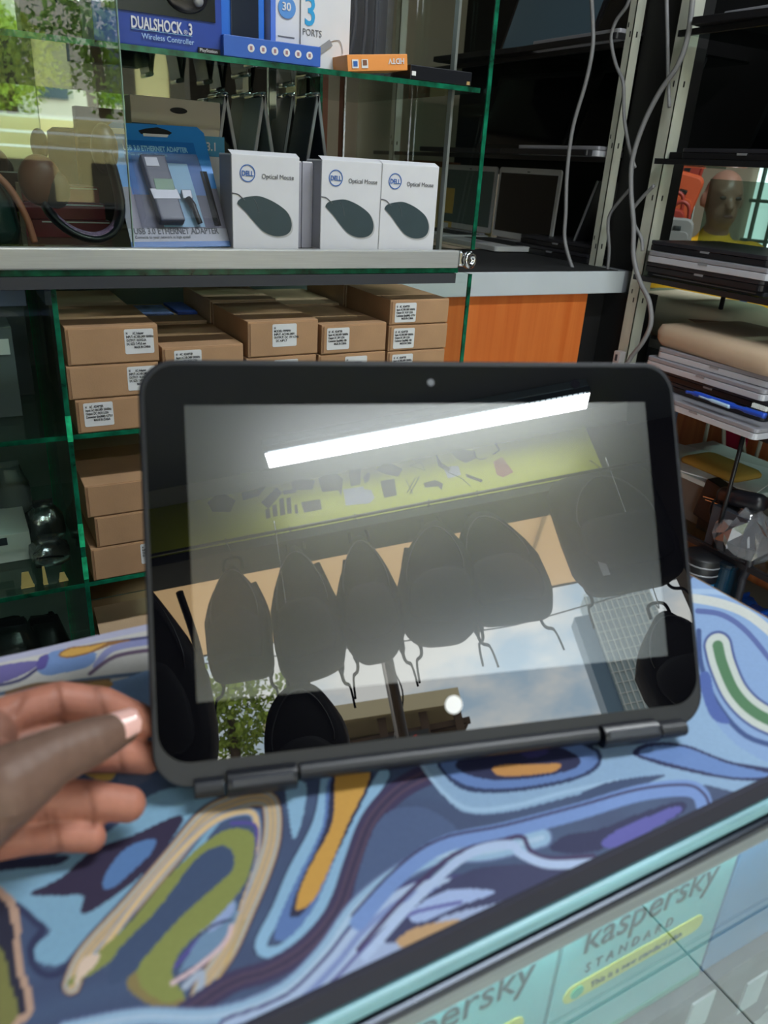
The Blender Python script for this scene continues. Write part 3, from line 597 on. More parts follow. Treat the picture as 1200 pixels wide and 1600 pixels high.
# right end
Pg([(1085, 900), (1220, 930), (1260, 1010), (1230, 1180), (1160, 1170), (1100, 1100), (1080, 1000)], '#7ea2d4')
St([(1080, 935), (1130, 945), (1175, 965), (1230, 1010)], 14, '#c8ccc8'); St([(1075, 925), (1140, 930), (1220, 970)], 8, '#9dbbe0'); St([(1090, 955), (1130, 962), (1170, 990), (1220, 1050)], 8, '#4f63a6')
for w, c in ((46, '#3f5596'), (38, '#c3ccc6'), (17, '#4e8058')): St([(1122, 1008), (1130, 1040), (1150, 1085), (1185, 1118), (1240, 1140)], w, c)
St([(1092, 985), (1096, 1040), (1120, 1100), (1165, 1150), (1230, 1170)], 8, '#33508c'); Pg([(1092, 1060), (1108, 1052), (1118, 1095), (1140, 1130), (1110, 1120)], '#415fae')
# bottom left corner
Pg([(-40, 1385), (12, 1395), (30, 1430), (34, 1500), (52, 1560), (44, 1590), (0, 1610), (-60, 1600)], '#c09a84'); Pg([(-40, 1400), (6, 1408), (20, 1450), (24, 1510), (40, 1560), (30, 1585), (-60, 1590)], '#2f3046'); Pg([(-60, 1470), (0, 1480), (14, 1530), (28, 1580), (0, 1612), (-60, 1612)], '#7f7f42')
mb = MB(); V = np.stack([XX, YY, ZZ], -1).reshape(-1, 3)
idx = np.arange(nx*ny).reshape(ny, nx); Fq = np.stack([idx[:-1, :-1], idx[:-1, 1:], idx[1:, 1:], idx[1:, :-1]], -1).reshape(-1, 4)
me = bpy.data.meshes.new('cloth'); me.from_pydata(V.tolist(), [], Fq.tolist())
at_ = me.color_attributes.new('print', 'FLOAT_COLOR', 'POINT'); cc = np.ones((nx*ny, 4), np.float32); Cl = C.mean(-1, keepdims=True); cc[:, :3] = ((C*.84+Cl*.16)*.86).reshape(-1, 3); at_.data.foreach_set('color', cc.ravel())
me.materials.append(mat('printed_cloth', (255, 255, 255), .55, spec=.25, attr='print', noise=.03, nscale=400))
for q in me.polygons: q.use_smooth = True
cl = thing('counter_cloth', 'blue marbled swirl-print cloth laid over the counter top', 'cloth', (0, .3, TZ))
co_ = bpy.data.objects.new('printed_sheet', me); COL.objects.link(co_); me.transform(WM[cl.name].inverted()); co_.parent = cl; WM[co_.name] = WM[cl.name]
MB().box(-.75, .489, .1685, .1715, TZ-.0135, TZ+.0004).build('front_hem', mat('cloth_hem', (36, 36, 52), .8), cl, bevel=.001)
hm = MB().box(-.75, -.24, .171, .444, TZ-.0008, TZ+.0002).build('plain_end', mat('cloth_plain', (70, 90, 128), .7), cl)
MB().tube([(.489, .171, TZ-.002), (.489, .300, TZ-.002), (.486, .444, TZ-.002)], .0022, 6).build('right_hem', mat('hem_brown', (108, 84, 60), .7), cl, smooth=True)

# ================================================================ the tablet
RIM = mat('tablet_case', (23, 26, 34), .42, bump=.1, bscale=1200)
TGL = mat('tablet_bezel_glass', (8, 8, 12), .9, spec=0.0, coat=1, coat_ior=1.72)
TSC = mat('tablet_display', (40, 44, 45), .23, spec=.5, ior=1.85, coat=1, coat_ior=1.8)
HNG = mat('hinge_plastic', (24, 26, 33), .35)
tab = thing('tablet_computer', 'black folded-back convertible tablet standing upright on the cloth, its glass mirroring the shop front', 'tablet', scr(.127, .188))
def slab(w0, w1, h0, h1, r, n0, n1, name, m, bevel=.0, parent=tab, lab=None):
    P = rrect(w1-w0, h1-h0, r, 8, (w0+w1)/2, (h0+h1)/2)
    return MB().prism([scr(x, y, n0) for x, y in P], TN*(n1-n0)).build(name, m, parent, bevel=bevel, bseg=3, label=lab)
slab(-.0215, .2765, -.0235, .1835, .018, -.0095, .0004, 'lid', RIM, .0018)
gl = slab(-.0185, .2735, -.0205, .1715, .0155, .0003, .0009, 'bezel_glass', TGL)
slab(-.0215, .2765, -.0235, .1835, .018, -.0215, -.0105, 'keyboard_base', mat('base_plastic', (36, 39, 48), .5), .003)
P = [scr(x, y, .00095) for x, y in ((0, 0), (.256, 0), (.256, .144), (0, .144))]
MB().prism(P, TN*.0001).build('display', TSC, tab)
def disc(x, y, r, n, name, m): MB().prism([scr(x+r*math.cos(a), y+r*math.sin(a), n) for a in np.linspace(0, 2*math.pi, 28, endpoint=False)], TN*.0003).build(name, m, tab)
disc(.1285, .158, .0047, .0009, 'white_dot', mat('white_dot', (252, 252, 253), .6)); disc(.128, -.0115, .0019, .0009, 'camera_lens', mat('cam_lens', (84, 88, 96), .3)); disc(.213, -.0105, .0026, .0009, 'sensor', mat('sensor', (20, 20, 26), .9, spec=0))
for a, b in ((.012, .0455), (.2105, .2445)):
    MB().tube([scr(a, .1835, .001), scr(b, .1835, .001)], .0062, 18).build('hinge', HNG, tab, bevel=.0008)
    MB().obox(scr((a+b)/2, .1822, .0058), (TX, TY, TN), ((b-a)/2-.002, .0022, .0018)).build('hinge_cover', mat('hinge_cover', (44, 47, 58), .3), tab, bevel=.0008)
MB().tube([scr(.047, .182, .0), scr(.209, .182, .0)], .0045, 14).build('lower_bar', RIM, tab, bevel=.0006)
MB().tube([scr(-.003, .184, .0012), scr(.011, .184, .0012)], .0045, 14).build('lower_bar', RIM, tab, bevel=.0006)
MB().tube([scr(.246, .184, .0012), scr(.262, .184, .0012)], .0045, 14).build('lower_bar', RIM, tab, bevel=.0006)

# ================================================================ the hand that holds it
SK = mat('skin', (255, 255, 255), .5, spec=.35, attr='tone', noise=.06, nscale=220, bump=.12, bscale=900)
def PD(l): return [atd(u, v, d) for u, v, d in l]
def mmr(px, d): return px*d/F
chains = [
 ('palm', [(-95, 1250, .318), (-30, 1240, .318)], [92, 84]), ('palm', [(-90, 1310, .320), (-20, 1300, .325)], [70, 48]), ('palm', [(-90, 1180, .325), (-20, 1150, .33)], [60, 42]),
 ('palm', [(-40, 1195, .335), (60, 1160, .346), (110, 1150, .352)], [56, 30, 22]),
 ('finger', [(-30, 1140, .335), (18, 1118, .342), (92, 1094, .352), (160, 1102, .362), (226, 1128, .372)], [38, 34, 30, 29, 25]),
 ('finger', [(0, 1200, .345), (90, 1180, .355), (185, 1178, .365), (228, 1184, .372)], [30, 30, 29, 26]),
 ('finger', [(-10, 1262, .325), (75, 1250, .332), (140, 1250, .338), (200, 1257, .342)], [36, 33, 31, 28]),
 ('finger', [(-15, 1315, .322), (50, 1308, .328), (95, 1306, .330), (143, 1309, .333)], [32, 27, 25, 23]),
 ('thumb', [(-75, 1285, .292), (5, 1232, .298), (78, 1186, .312), (140, 1160, .325), (190, 1139, .338)], [78, 66, 47, 39, 27]),
 ('arm', [(-60, 1250, .315), (-210, 1310, .30), (-420, 1380, .275), (-900, 1560, .24)], [96, 88, 104, 150])]
hb = MB(); segs = []
for kind, pts, rp in chains:
    W = PD(pts); R_ = [mmr(r, p[2]) for r, p in zip(rp, pts)]; caps(hb, W, R_, .42, 18)
    for i in range(len(W)-1): segs.append((kind, W[i], W[i+1], R_[i], R_[i+1]))
me = remesh(hb, .0011, 5)
vs = np.empty(len(me.vertices)*3); me.vertices.foreach_get('co', vs); vs = vs.reshape(-1, 3)
best = np.full(len(vs), 1e9); kindi = np.zeros(len(vs), int); KD = {'palm': 0, 'finger': 1, 'thumb': 2, 'arm': 3}
for kind, a, b, ra, rb in segs:
    ab = b-a; t = np.clip(((vs-a)@ab)/(ab@ab), 0, 1); d = np.linalg.norm(vs-a-t[:, None]*ab, axis=1)-(ra+(rb-ra)*t)
    k = d < best; best[k] = d[k]; kindi[k] = KD[kind]
tone = np.array([lin('#8f6455')[:3], lin('#b97a66')[:3], lin('#745a4e')[:3], lin('#7c5a48')[:3]])[kindi]*.86
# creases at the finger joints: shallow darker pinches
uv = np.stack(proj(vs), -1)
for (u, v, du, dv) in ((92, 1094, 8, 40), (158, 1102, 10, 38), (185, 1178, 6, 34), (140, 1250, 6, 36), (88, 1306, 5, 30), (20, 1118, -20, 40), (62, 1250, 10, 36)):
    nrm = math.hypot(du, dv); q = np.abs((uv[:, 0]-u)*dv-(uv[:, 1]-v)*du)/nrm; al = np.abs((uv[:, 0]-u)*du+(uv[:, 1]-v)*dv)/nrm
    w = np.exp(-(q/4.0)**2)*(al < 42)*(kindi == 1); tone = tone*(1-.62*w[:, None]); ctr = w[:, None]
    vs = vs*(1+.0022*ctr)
# smooth tone transitions
adj = np.array([e.vertices[:] for e in me.edges]); deg = np.bincount(adj.ravel(), minlength=len(vs))[:, None]
for _ in range(14):
    acc = np.zeros_like(tone); np.add.at(acc, adj[:, 0], tone[adj[:, 1]]); np.add.at(acc, adj[:, 1], tone[adj[:, 0]]); tone = .5*tone+.5*acc/np.maximum(deg, 1)
me.vertices.foreach_set('co', vs.ravel())
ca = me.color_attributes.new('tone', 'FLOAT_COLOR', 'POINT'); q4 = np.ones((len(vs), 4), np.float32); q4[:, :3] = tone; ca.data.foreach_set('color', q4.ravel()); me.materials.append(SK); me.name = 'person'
hand = bpy.data.objects.new('person', me); COL.objects.link(hand); WM[hand.name] = Matrix()
tag(hand, 'brown left hand and forearm of a person pinching the lower left corner of the tablet', 'person')
# thumb nail
c0, c1 = atd(163, 1150, .333), atd(214, 1128, .341); axn = (c1-c0); L = np.linalg.norm(axn); axn /= L; vw = -(c0+c1); vw /= np.linalg.norm(vw); sd = np.cross(axn, vw); sd /= np.linalg.norm(sd); upn = np.cross(sd, axn)*1.0
if upn@vw < 0: upn = -upn
upn = upn*.75+np.array([0, 0, 1.])*.5; upn -= axn*(upn@axn); upn /= np.linalg.norm(upn); sd = np.cross(axn, upn)
rows = []; ctrn = atd(176, 1146, .336)
for i in range(9):
    s = i/8; wv = .0078*(1-.05*s)*math.sin(math.pi*min(1, .28+s*.5))**.5 if s < .8 else .0075*math.sqrt(max(.02, 1-((s-.8)/.22)**2))
    R0 = .0092-.0016*s
    rows.append([ctrn + axn*(s*.0145-.003) + sd*(R0*math.sin(a)) + upn*(R0*math.cos(a)+.0012-.001*s) for a in np.linspace(-wv/R0, wv/R0, 9)])
nm = MB(); v = [p for r in rows for p in r]; v2 = [p-upn*.0012 for p in v]
f = [(i*9+k, i*9+k+1, (i+1)*9+k+1, (i+1)*9+k) for i in range(8) for k in range(8)]
f2 = [tuple(81+q for q in w[::-1]) for w in f]; rim = [k for k in range(8)]
bd_ = [(k, k+1) for k in range(8)]+[(8+9*i, 8+9*(i+1)) for i in range(8)]+[(80-k, 79-k) for k in range(8)]+[(72-9*i, 63-9*i) for i in range(8)]
nm.add(v+v2, f+f2+[(a, b, b+81, a+81) for a, b in bd_]).build('thumbnail', mat('nail', (226, 178, 170), .28, spec=.6, coat=.3), hand, smooth=True, label='pale pink thumbnail')
# ================================================================ the glass cabinet behind the counter
YF, YB, XL, XR = 1.0, 1.38, -.75, .69
cab = thing('glass_cabinet', 'wall-side glass display cabinet with an aluminium rail and green-edged glass shelves', 'cabinet', (0, 1.19, FLZ))
MB().box(XL, .668, .984, .998, -.130, -.1055).build('front_rail', ALU, cab, bevel=.002)
MB().box(XL, XR, .996, YB, -.1135, -.1085).build('glass_floor', G_CLEAR, cab)
MB().box(XL, .672, .990, 1.002, -.1375, -.1305).build('glass_edge', EDGE, cab)
MB().box(XL, .668, .988, 1.004, -.152, -.138).build('dark_strip', mat('dark_strip', (52, 54, 60), .5), cab)
bk = MB(); bk.box(.668, .690, .982, .998, -.128, -.1045); bk.build('end_bracket', CHROME, cab, bevel=.004)
MB().lathe([(.0125, 0), (.0125, .006), (.010, .008), (.006, .008), (.006, .004), (0.0005, .004)], (.683, .983, -.118), (0.25, -1, 0), 24).build('bolt', CHROME, cab, smooth=True)
for z, nm in ((.1065, 'glass_shelf'), (-.334, 'glass_shelf'), (-.549, 'glass_shelf'), (-.86, 'glass_shelf')):
    MB().box(XL, XR-.003, YF, YB, z-.006, z).build(nm, G_GREEN, cab)
    MB().box(XL, XR-.003, YF-.0015, YF, z-.006, z).build('shelf_edge', EDGE, cab)
for z0, z1 in ((-.104, .62), (-1.2, -.139)):
    MB().box(XR, XR+.005, YF-.012, YB, z0, z1).build('side_glass', G_CLEAR, cab)
    MB().box(XR-.0005, XR+.0055, YF-.0145, YF-.012, z0, z1).build('side_glass_edge', EDGE, cab)
MB().box(.107, .112, YF, 1.32, -1.2, -.152).build('divider_glass', G_CLEAR, cab)
MB().box(.1065, .1125, YF-.0025, YF, -1.2, -.152).build('divider_edge', EDGE, cab)
MB().box(.1065, .1125, 1.32, 1.3225, -1.2, -.152).build('divider_edge', EDGE_BR, cab)
for z in (-.32, -.47, -.52): MB().box(.106, .1128, YF-.0035, YF-.0022, z-.022, z+.012).build('bright_patch', EDGE_BR, cab)  # short brighter green pieces on the divider's front edge
MB().box(XL, .60, YB, YB+.006, -.11, .62).build('mirror_back', MIRROR, cab)
MB().box(XL, XR, YB+.004, YB+.02, -1.2, -.16).build('lower_back', mat('cabinet_back_dark', (104, 116, 112), .5, noise=.15, nscale=5), cab)
MB().box(XL, .204, .990, .995, -.104, .62).build('sliding_pane', G_FRONT, cab)
MB().box(XL, .1055, .991, .995, -1.2, -.153).build('lower_pane', G_CLEAR, cab)
MB().box(.2035, .2045, .9895, .9955, -.104, .62).build('pane_edge', mat('pane_edge', (120, 150, 140), .2), cab)
MB().box(.505, .509, 1.30, 1.33, -.108, .10).build('chrome_strip', CHROME, cab); MB().box(.625, .628, 1.30, 1.32, -.108, .62).build('chrome_strip', CHROME, cab)
MB().box(.602, .618, 1.35, 1.372, -.108, .62).build('brown_post', mat('brown_post', (116, 62, 46), .5), cab); MB().box(.594, .599, 1.33, 1.372, -.108, .62).build('glass_post', EDGE, cab)
MB().box(.655, .659, 1.02, 1.03, -.108, .62).build('chrome_strip', mat('satin_strip', (170, 178, 174), .3, metal=.7), cab)

# ---- cardboard adapter boxes
T1 = 'H    AC  ADAPTER\nInput: AC100-240V 50/60Hz\nOutput: DC 19.5V 3.33A\nConnector Size(MM): 4.5*3.0\n            MADE IN CHINA'
T2 = 'LE   AC  ADAPTER\nInput: AC100-240V 50/60Hz\nOutput: DC 20V 3.25A\nConnector Size(MM): USB\n            MADE IN CHINA'
T3 = 'H        AC Adapter\nINPUT: AC100-240V 50/60Hz\nOUTPUT: 18.5V/3.5A\nDC SIZE: 7.4*5.0 mm\n            MADE IN CHINA'
T4 = 'H\nMODEL: PPP09H\nINPUT: AC100-240V\nOUTPUT: DC 19V 4.74A\n   DC 4.8*1.7'
T5 = 'lenovo\nMODEL: ADLX65\nINPUT: AC100-240V\nOUTPUT: 20V 3.25A'
def cbox(x0, x1, z0, z1, lab, y0=1.0, dep=.145, sx=None, txt=None, rot=0, m=CARD, g='cardboard adapter boxes on the glass shelf'):
    t = thing('cardboard_box', lab, 'box', ((x0+x1)/2, y0+dep/2, z0), rot, g)
    W, H = (x1-x0)/2, z1-z0; D = dep/2
    MB().box(-W, W, -D, D, 0, H).build('carton', m, t, bevel=.0012, local=True)
    MB().box(-W+.0035, W-.0006, -D-.0009, -D+.001, .0015, H-.0022).build('end_flap', m, t, bevel=.0004, local=True)
    MB().box(-W+.0012, -W+.0034, -D-.0003, -D+.001, .002, H-.003).build('tuck_gap', CARD_IN, t, local=True)
    if txt:
        s0 = sx-(x0+x1)/2; h = min(.031, H-.008); zt = H-.0045
        st = MB().prism([(x, -D-.0013, z) for x, z in rrect(.036, h, .002, 3, s0+.018, zt-h/2)], (0, .0004, 0)).build('sticker', PAPER, t, local=True)
        text(txt, .0044, INK, st, (s0+.0022, -D-.0015, zt-.0065), (1, 0, 0), (0, 0, 1), name='sticker_lettering', local=True, bold=.00006, sx=.62 if txt is not T4 else .8)
    return t
cbox(.117, .228, -.2455, -.199, 'adapter box at the top of the leftmost front stack, sticker at its right', sx=.186, txt=T3)
cbox(.114, .226, -.2885, -.2465, 'middle adapter box of the leftmost front stack', sx=.186, txt=T3)
cbox(.120, .232, -.3335, -.2895, 'bottom adapter box of the leftmost front stack, sticker at its left', sx=.129, txt=T1)
cbox(.232, .341, -.2735, -.229, 'lower-set adapter box right of the leftmost stack, half hidden by the tablet', sx=.247, txt=T1)
cbox(.231, .341, -.3335, -.2745, 'adapter box hidden under the lower-set one, behind the tablet top')
cbox(.346, .450, -.2485, -.200, 'long adapter box with a central sticker, third stack from the left', sx=.381, txt=T4, rot=.02)
cbox(.345, .449, -.2915, -.2495, 'adapter box directly under the one with the central sticker', sx=.385, txt=T4)
cbox(.345, .449, -.3335, -.2925, 'bottom box of the third stack, behind the tablet')
cbox(.454, .560, -.250, -.2085, 'adapter box with an LE sticker, fourth stack from the left', sx=.462, txt=T2, rot=.03)
cbox(.453, .562, -.2925, -.251, 'adapter box under the fourth-stack LE box, its sticker half hidden', sx=.495, txt=T4)
cbox(.453, .560, -.3335, -.2935, 'bottom box of the fourth stack, behind the tablet')
cbox(.566, .668, -.2125, -.1765, 'tilted top box of the rightmost stack with an H sticker', sx=.574, txt=T1, rot=.0)
cbox(.566, .669, -.2515, -.2135, 'second box of the rightmost stack with an LE sticker', sx=.574, txt=T2)
cbox(.566, .668, -.2925, -.2525, 'third box of the rightmost stack, just above the tablet edge', sx=.574, txt=T2)
cbox(.566, .668, -.3335, -.2935, 'bottom box of the rightmost stack, behind the tablet')
gb = 'rear row of cardboard adapter boxes'
for x0, x1, z1, lab, m in ((.119, .226, -.203, 'rear cardboard box behind the leftmost front stack', CARD2), (.235, .338, -.226, 'rear cardboard box behind the lower-set box', CARD2), (.343, .448, -.197, 'rear cardboard box behind the third stack', CARD2), (.453, .558, -.206, 'rear cardboard box behind the fourth stack', CARD2), (.565, .666, -.176, 'rear cardboard box behind the rightmost stack', CARD2)):
    cbox(x0, x1, -.3335, z1, lab, y0=1.155, dep=.15, m=m, g=gb)
cbox(.120, .235, -.452, -.406, 'top adapter box on the lower shelf, beside the tablet left edge', sx=.197, txt='HP\nMODEL: PPP09H\nINPUT: AC100-240V\nOUTPUT: 19.5V 3.33A', g='cardboard adapter boxes on the lower shelf')
cbox(.128, .240, -.498, -.453, 'middle adapter box on the lower shelf, set slightly right', sx=.203, txt=T5, g='cardboard adapter boxes on the lower shelf')
cbox(.119, .233, -.5485, -.499, 'bottom adapter box on the lower shelf', sx=.185, txt=T3, g='cardboard adapter boxes on the lower shelf')
cbox(.121, .234, -.5485, -.410, 'plain cardboard box behind the lower-shelf stack', y0=1.155, dep=.15, m=CARD2, g=gb)
ob = thing('cardboard_box', 'open-flapped cardboard box under the lower shelf, beside the tablet', 'box', (.18, 1.07, -.86))
MB().box(.122, .245, 1.0, 1.15, -.86, -.665).build('carton', CARD, ob, bevel=.001)
MB().prism([(.122, 1.002, -.664), (.245, 1.002, -.664), (.245, 1.06, -.628), (.122, 1.06, -.628)], (0, .002, .001)).build('flap', CARD2, ob)
MB().prism([(.122, 1.15, -.664), (.245, 1.15, -.664), (.245, 1.19, -.62), (.122, 1.19, -.62)], (0, .002, .001)).build('flap', CARD_IN, ob)
# folded swirl-print paper and a blue one on top of the boxes
lf = tag(MB().box(.245, .30, 1.20, 1.28, -.2255, -.2235).build('leaflet', mat('leaflet', (120, 140, 196), .6, noise=.5, nscale=60), bevel=.0005), 'folded blue and cream leaflet lying on the rear boxes', 'leaflet')
lf2 = tag(MB().box(.306, .336, 1.20, 1.29, -.2255, -.2215).build('booklet', mat('booklet_blue', (40, 74, 160), .5, noise=.2, nscale=90)), 'small dark blue booklet lying beside the leaflet', 'leaflet')

# ---- optical mouse boxes
BLUEI = mat('logo_blue', (44, 96, 170), .5); GREYI = mat('grey_ink', (96, 98, 104), .6); MOUSEP = mat('mouse_print', (52, 68, 74), .45, noise=.12, nscale=18); SHADP = mat('mouse_print_soft_edge', (176, 178, 180), .6)
def mouse_box(lab, loc):
    t = thing('mouse_box', lab, 'box', loc, 0, 'boxed optical mice on the cabinet floor')
    W, H, D = .0452, .1125, .05
    q = lambda u, v: (-W+2*W*u, -.0006, H*(1-v))
    MB().box(-W, W, 0, D, 0, H).build('carton', WHITE, t, bevel=.0008, local=True)
    MB().box(-W-.0003, -W, .002, D-.002, .002, H-.002).build('painted_side_shade', mat('carton_side_shade', (150, 152, 160), .6), t, local=True)  # shade on the box's left side, put into a grey panel
    MB().prism([(-W, .001, H), (W, .001, H), (W, .012, H+.004), (-W, .012, H+.004)], (0, .001, .0005)).build('top_flap', WHITE, t, local=True)
    c = q(.225, .19); ring = MB(); R1, R0 = .0102, .0090
    for k in range(32):
        a, b = 2*math.pi*k/32, 2*math.pi*(k+1)/32
        P_ = [(c[0]+r*math.cos(g), -.0004, c[2]+r*math.sin(g)) for r, g in ((R0, a), (R1, a), (R1, b), (R0, b))]; ring.prism(P_, (0, -.0003, 0))
    ring.build('logo_ring', BLUEI, t, local=True)
    text('DELL', .0082, BLUEI, t, (c[0], -.0006, c[2]-.0029), (1, 0, 0), (0, 0, 1), name='logo_lettering', align='CENTER', local=True, bold=.00018, sx=.86)
    text('Optical Mouse', .0078, GREYI, t, q(.43, .235), (1, 0, 0), (0, 0, 1), name='title_lettering', local=True, sx=.95)
    mp = spline([(.07, .50), (.12, .455), (.28, .425), (.42, .425), (.62, .48), (.80, .57), (.88, .68), (.87, .78), (.78, .835), (.62, .845), (.46, .80), (.33, .71), (.2, .60), (.1, .53)], 5, True)
    cen = mp.mean(0)
    MB().prism([(q(*((p-cen)*1.035+cen+[.01, .012]))[0], -.0003, q(*((p-cen)*1.035+cen+[.01, .012]))[2]) for p in mp], (0, .0002, 0)).build('printed_shadow', SHADP, t, local=True)
    MB().prism([(q(*p)[0], -.0008, q(*p)[2]) for p in mp], (0, .0004, 0)).build('printed_mouse', MOUSEP, t, local=True)
    MB().tube([(q(*p)[0], -.0004, q(*p)[2]) for p in spline([(0, .40), (.08, .41), (.14, .445), (.18, .47)], 5)], .0007, 5).build('printed_cable', GREYI, t, local=True)
    MB().tube([(q(*p)[0], -.0008, q(*p)[2]) for p in spline([(.30, .44), (.36, .52), (.38, .60)], 4)], .0003, 4).build('printed_highlight', GREYI, t, local=True)
    return t
mb0 = mouse_box('leftmost of the three boxed optical mice, a gap to its right', (.3765, 1.004, -.1083))
dup(mb0, (.4985, 1.004, -.1083), 0, 'middle one of the three boxed optical mice')
dup(mb0, (.5875, 1.002, -.1125+.0042), .0, 'rightmost of the three boxed optical mice, by the cabinet end')
for x, w, lab in ((.4235, .0125, 'narrow white carton with painted grey shade standing right behind the leftmost mouse box'), (.437, .0155, 'narrow white carton with painted grey shade touching the middle mouse box')):
    t = thing('thin_carton', lab, 'box', (x+w/2, 1.06, -.1083))
    MB().box(x, x+w, 1.03, 1.10, -.1083, -.001).build('carton', mat('carton_painted_shade', (152, 152, 164), .6), t, bevel=.0006)  # white carton, its shaded side put into a grey colour
    MB().box(x+.001, x+w-.001, 1.031, 1.099, -.001, .0005).build('top_flap', WHITE, t)
    MB().prism([(x+w/2+.003*math.cos(a), 1.045+.006*math.sin(a), .0005) for a in np.linspace(0, 6.28, 12, endpoint=False)], (0, 0, .0003)).build('thumb_hole', INK, t)

# ---- blister pack of the USB ethernet adapter, leaning back
bl = thing('blister_pack', 'blue blister pack with a USB ethernet adapter leaning at the cabinet front', 'package', (.266, 1.03, -.1083))
B0 = np.array([.206, 1.012, -.108]); BU = np.array([-.004, .094, .139]); BH = np.linalg.norm(BU); BU /= BH; BX = np.array([1., 0, 0]); BX -= BU*(BX@BU); BX /= np.linalg.norm(BX); BN = np.cross(BX, BU)
if BN[1] > 0: BN = -BN
BW = .125
def bp(a, b, n=0.0): return B0+BX*(a*BW)+BU*(b*BH)+BN*n
def bq(P, n0, n1, name, m, **k): return MB().prism([bp(a, b, n0) for a, b in P], BN*(n1-n0)).build(name, m, bl, **k)
BLUEC = mat('card_blue', (44, 128, 204), .4, noise=.08, nscale=14); BLUED = mat('card_deep_blue', (28, 104, 180), .4); GRYC = mat('card_mauve_grey', (112, 112, 130), .5); PALEC = mat('card_pale_blue', (150, 200, 226), .4)
bq([(.0, .0), (1, 0), (1, .95), (.94, 1), (.08, 1), (0, .95)], -.0012, 0, 'backing_card', BLUEC)
bq([(0, .15), (1, .15), (1, .48), (0, .48)], 0, .0003, 'grey_band', GRYC); bq([(.0, 0), (1, 0), (1, .15), (0, .15)], 0, .0003, 'white_band', WHITE); bq([(0, 0), (1, 0), (1, .045), (0, .045)], .0003, .0005, 'blue_foot', BLUEC)
bq([(.14, .86), (.86, .86), (.88, .42), (.12, .42)], .0002, .0005, 'inner_blue', BLUED); bq([(.36, .68), (.74, .68), (.78, .16), (.36, .16)], .0004, .0007, 'inner_pale', PALEC); bq([(.04, .905), (.19, .905), (.19, .95), (.04, .95)], .0003, .0006, 'price_label', PAPER)
bq([(.34, .915), (.62, .915), (.66, .935), (.62, .955), (.52, .975), (.40, .96), (.32, .94)], .0003, .0008, 'hang_hole', MATTE); bq([(.36, .895), (.6, .895), (.62, .918), (.36, .918)], .0004, .0009, 'hang_tab', WHITE)
text('USB 3.0 ETHERNET ADAPTER', .0098, PALEC, bl, bp(.13, .775, .0007), BX, BU, name='title_lettering', sx=.64, bold=.0002); text('10/100/1000 Gigabit Ethernet', .0055, PALEC, bl, bp(.13, .735, .0007), BX, BU, name='subtitle_lettering', sx=.8)
text('USB 3.0 ETHERNET ADAPTER', .0115, GREYI, bl, bp(.05, .105, .0008), BX, BU, name='foot_lettering', sx=.72, bold=.0002); text('Connects to your network at high speed', .0052, GREYI, bl, bp(.05, .07, .0008), BX, BU, name='small_lettering', sx=.8)
def bbox_(a0, a1, b0, b1, n0, n1, name, m, bev=.002, sk=0.0):
    P = [(a0+sk, b0), (a1+sk, b0), (a1, b1), (a0, b1)]; return MB().prism([bp(a, b, n0) for a, b in P], BN*(n1-n0)).build(name, m, bl, bevel=bev, bseg=3)
ad = bbox_(.25, .50, .17, .70, .001, .014, 'adapter_body', mat('adapter_grey', (58, 64, 84), .35), .003, .06)
bbox_(.33, .52, .41, .50, .0135, .0148, 'green_light_band', mat('led_green', (120, 150, 128), .2), .001, .0)
bbox_(.27, .54, .34, .42, .0135, .0146, 'silver_band', SILVER, .001, .02); MB().prism([bp(a, b, .0142) for a, b in ((.29, .60), (.42, .60), (.41, .67), (.29, .67))], BN*.0004).build('square_mark', SILVER, bl)
bbox_(.60, .70, .37, .44, .003, .008, 'usb_plug', SILVER, .001); MB().tube(spline([bp(.65, .37, .006), bp(.68, .30, .009), bp(.70, .22, .008), bp(.72, .17, .006)]), [.0045]*9+[.0035]*16, 10).build('cable', BLACK, bl, smooth=True)
bbox_(.86, .93, .17, .62, .0006, .0012, 'dark_side_print', MATTE, 0, .02)
# clear dome over the goods
dome = MB(); o0 = [(.13, .15), (.93, .15), (.86, .74), (.12, .74)]; i0 = [(.17, .19), (.89, .19), (.82, .70), (.16, .70)]
dome.loft([[bp(a, b, .0008) for a, b in o0], [bp(a, b, .017) for a, b in i0]], True).build('clear_dome', PLASTIC, bl, bevel=.002)
MB().prism([bp(0, 0, .001), bp(1, 0, .001), bp(1, .145, .001), bp(0, .145, .001)], BN*.0015).build('clear_wrap', PLASTIC, bl)

# ---- cream card box behind the blister pack
hb_ = thing('hub_box', 'cream and sky-blue hanging box lettered 3.0/3.1 behind the blister pack', 'box', (.30, 1.16, -.1083))
CREAMC = mat('cream_card', (190, 182, 166), .7)
MB().box(.243, .362, 1.14, 1.175, -.1083, .066).build('carton', CREAMC, hb_, bevel=.001)
MB().box(.335, .364, 1.137, 1.139, -.108, .0).build('pale_front', mat('pale_lilac_card', (200, 200, 206), .6), hb_); MB().box(.243, .275, 1.1375, 1.1395, .018, .034).build('dark_patch', mat('dark_teal_patch', (30, 72, 96), .5), hb_)
MB().box(.318, .3655, 1.1365, 1.1385, -.001, .024).build('sky_band', mat('band_sky', (60, 140, 180), .5), hb_); text('3.0/3.1', .0145, WHITE, hb_, (.321, 1.136, .0065), (1, 0, 0), (0, 0, 1), sx=.86, bold=.0003)
MB().prism([(.305+.0115*math.cos(a), 1.1385, .052+.0038*math.sin(a)) for a in np.linspace(0, 6.283, 16, endpoint=False)], (0, .001, 0)).build('hang_hole', MATTE, hb_)

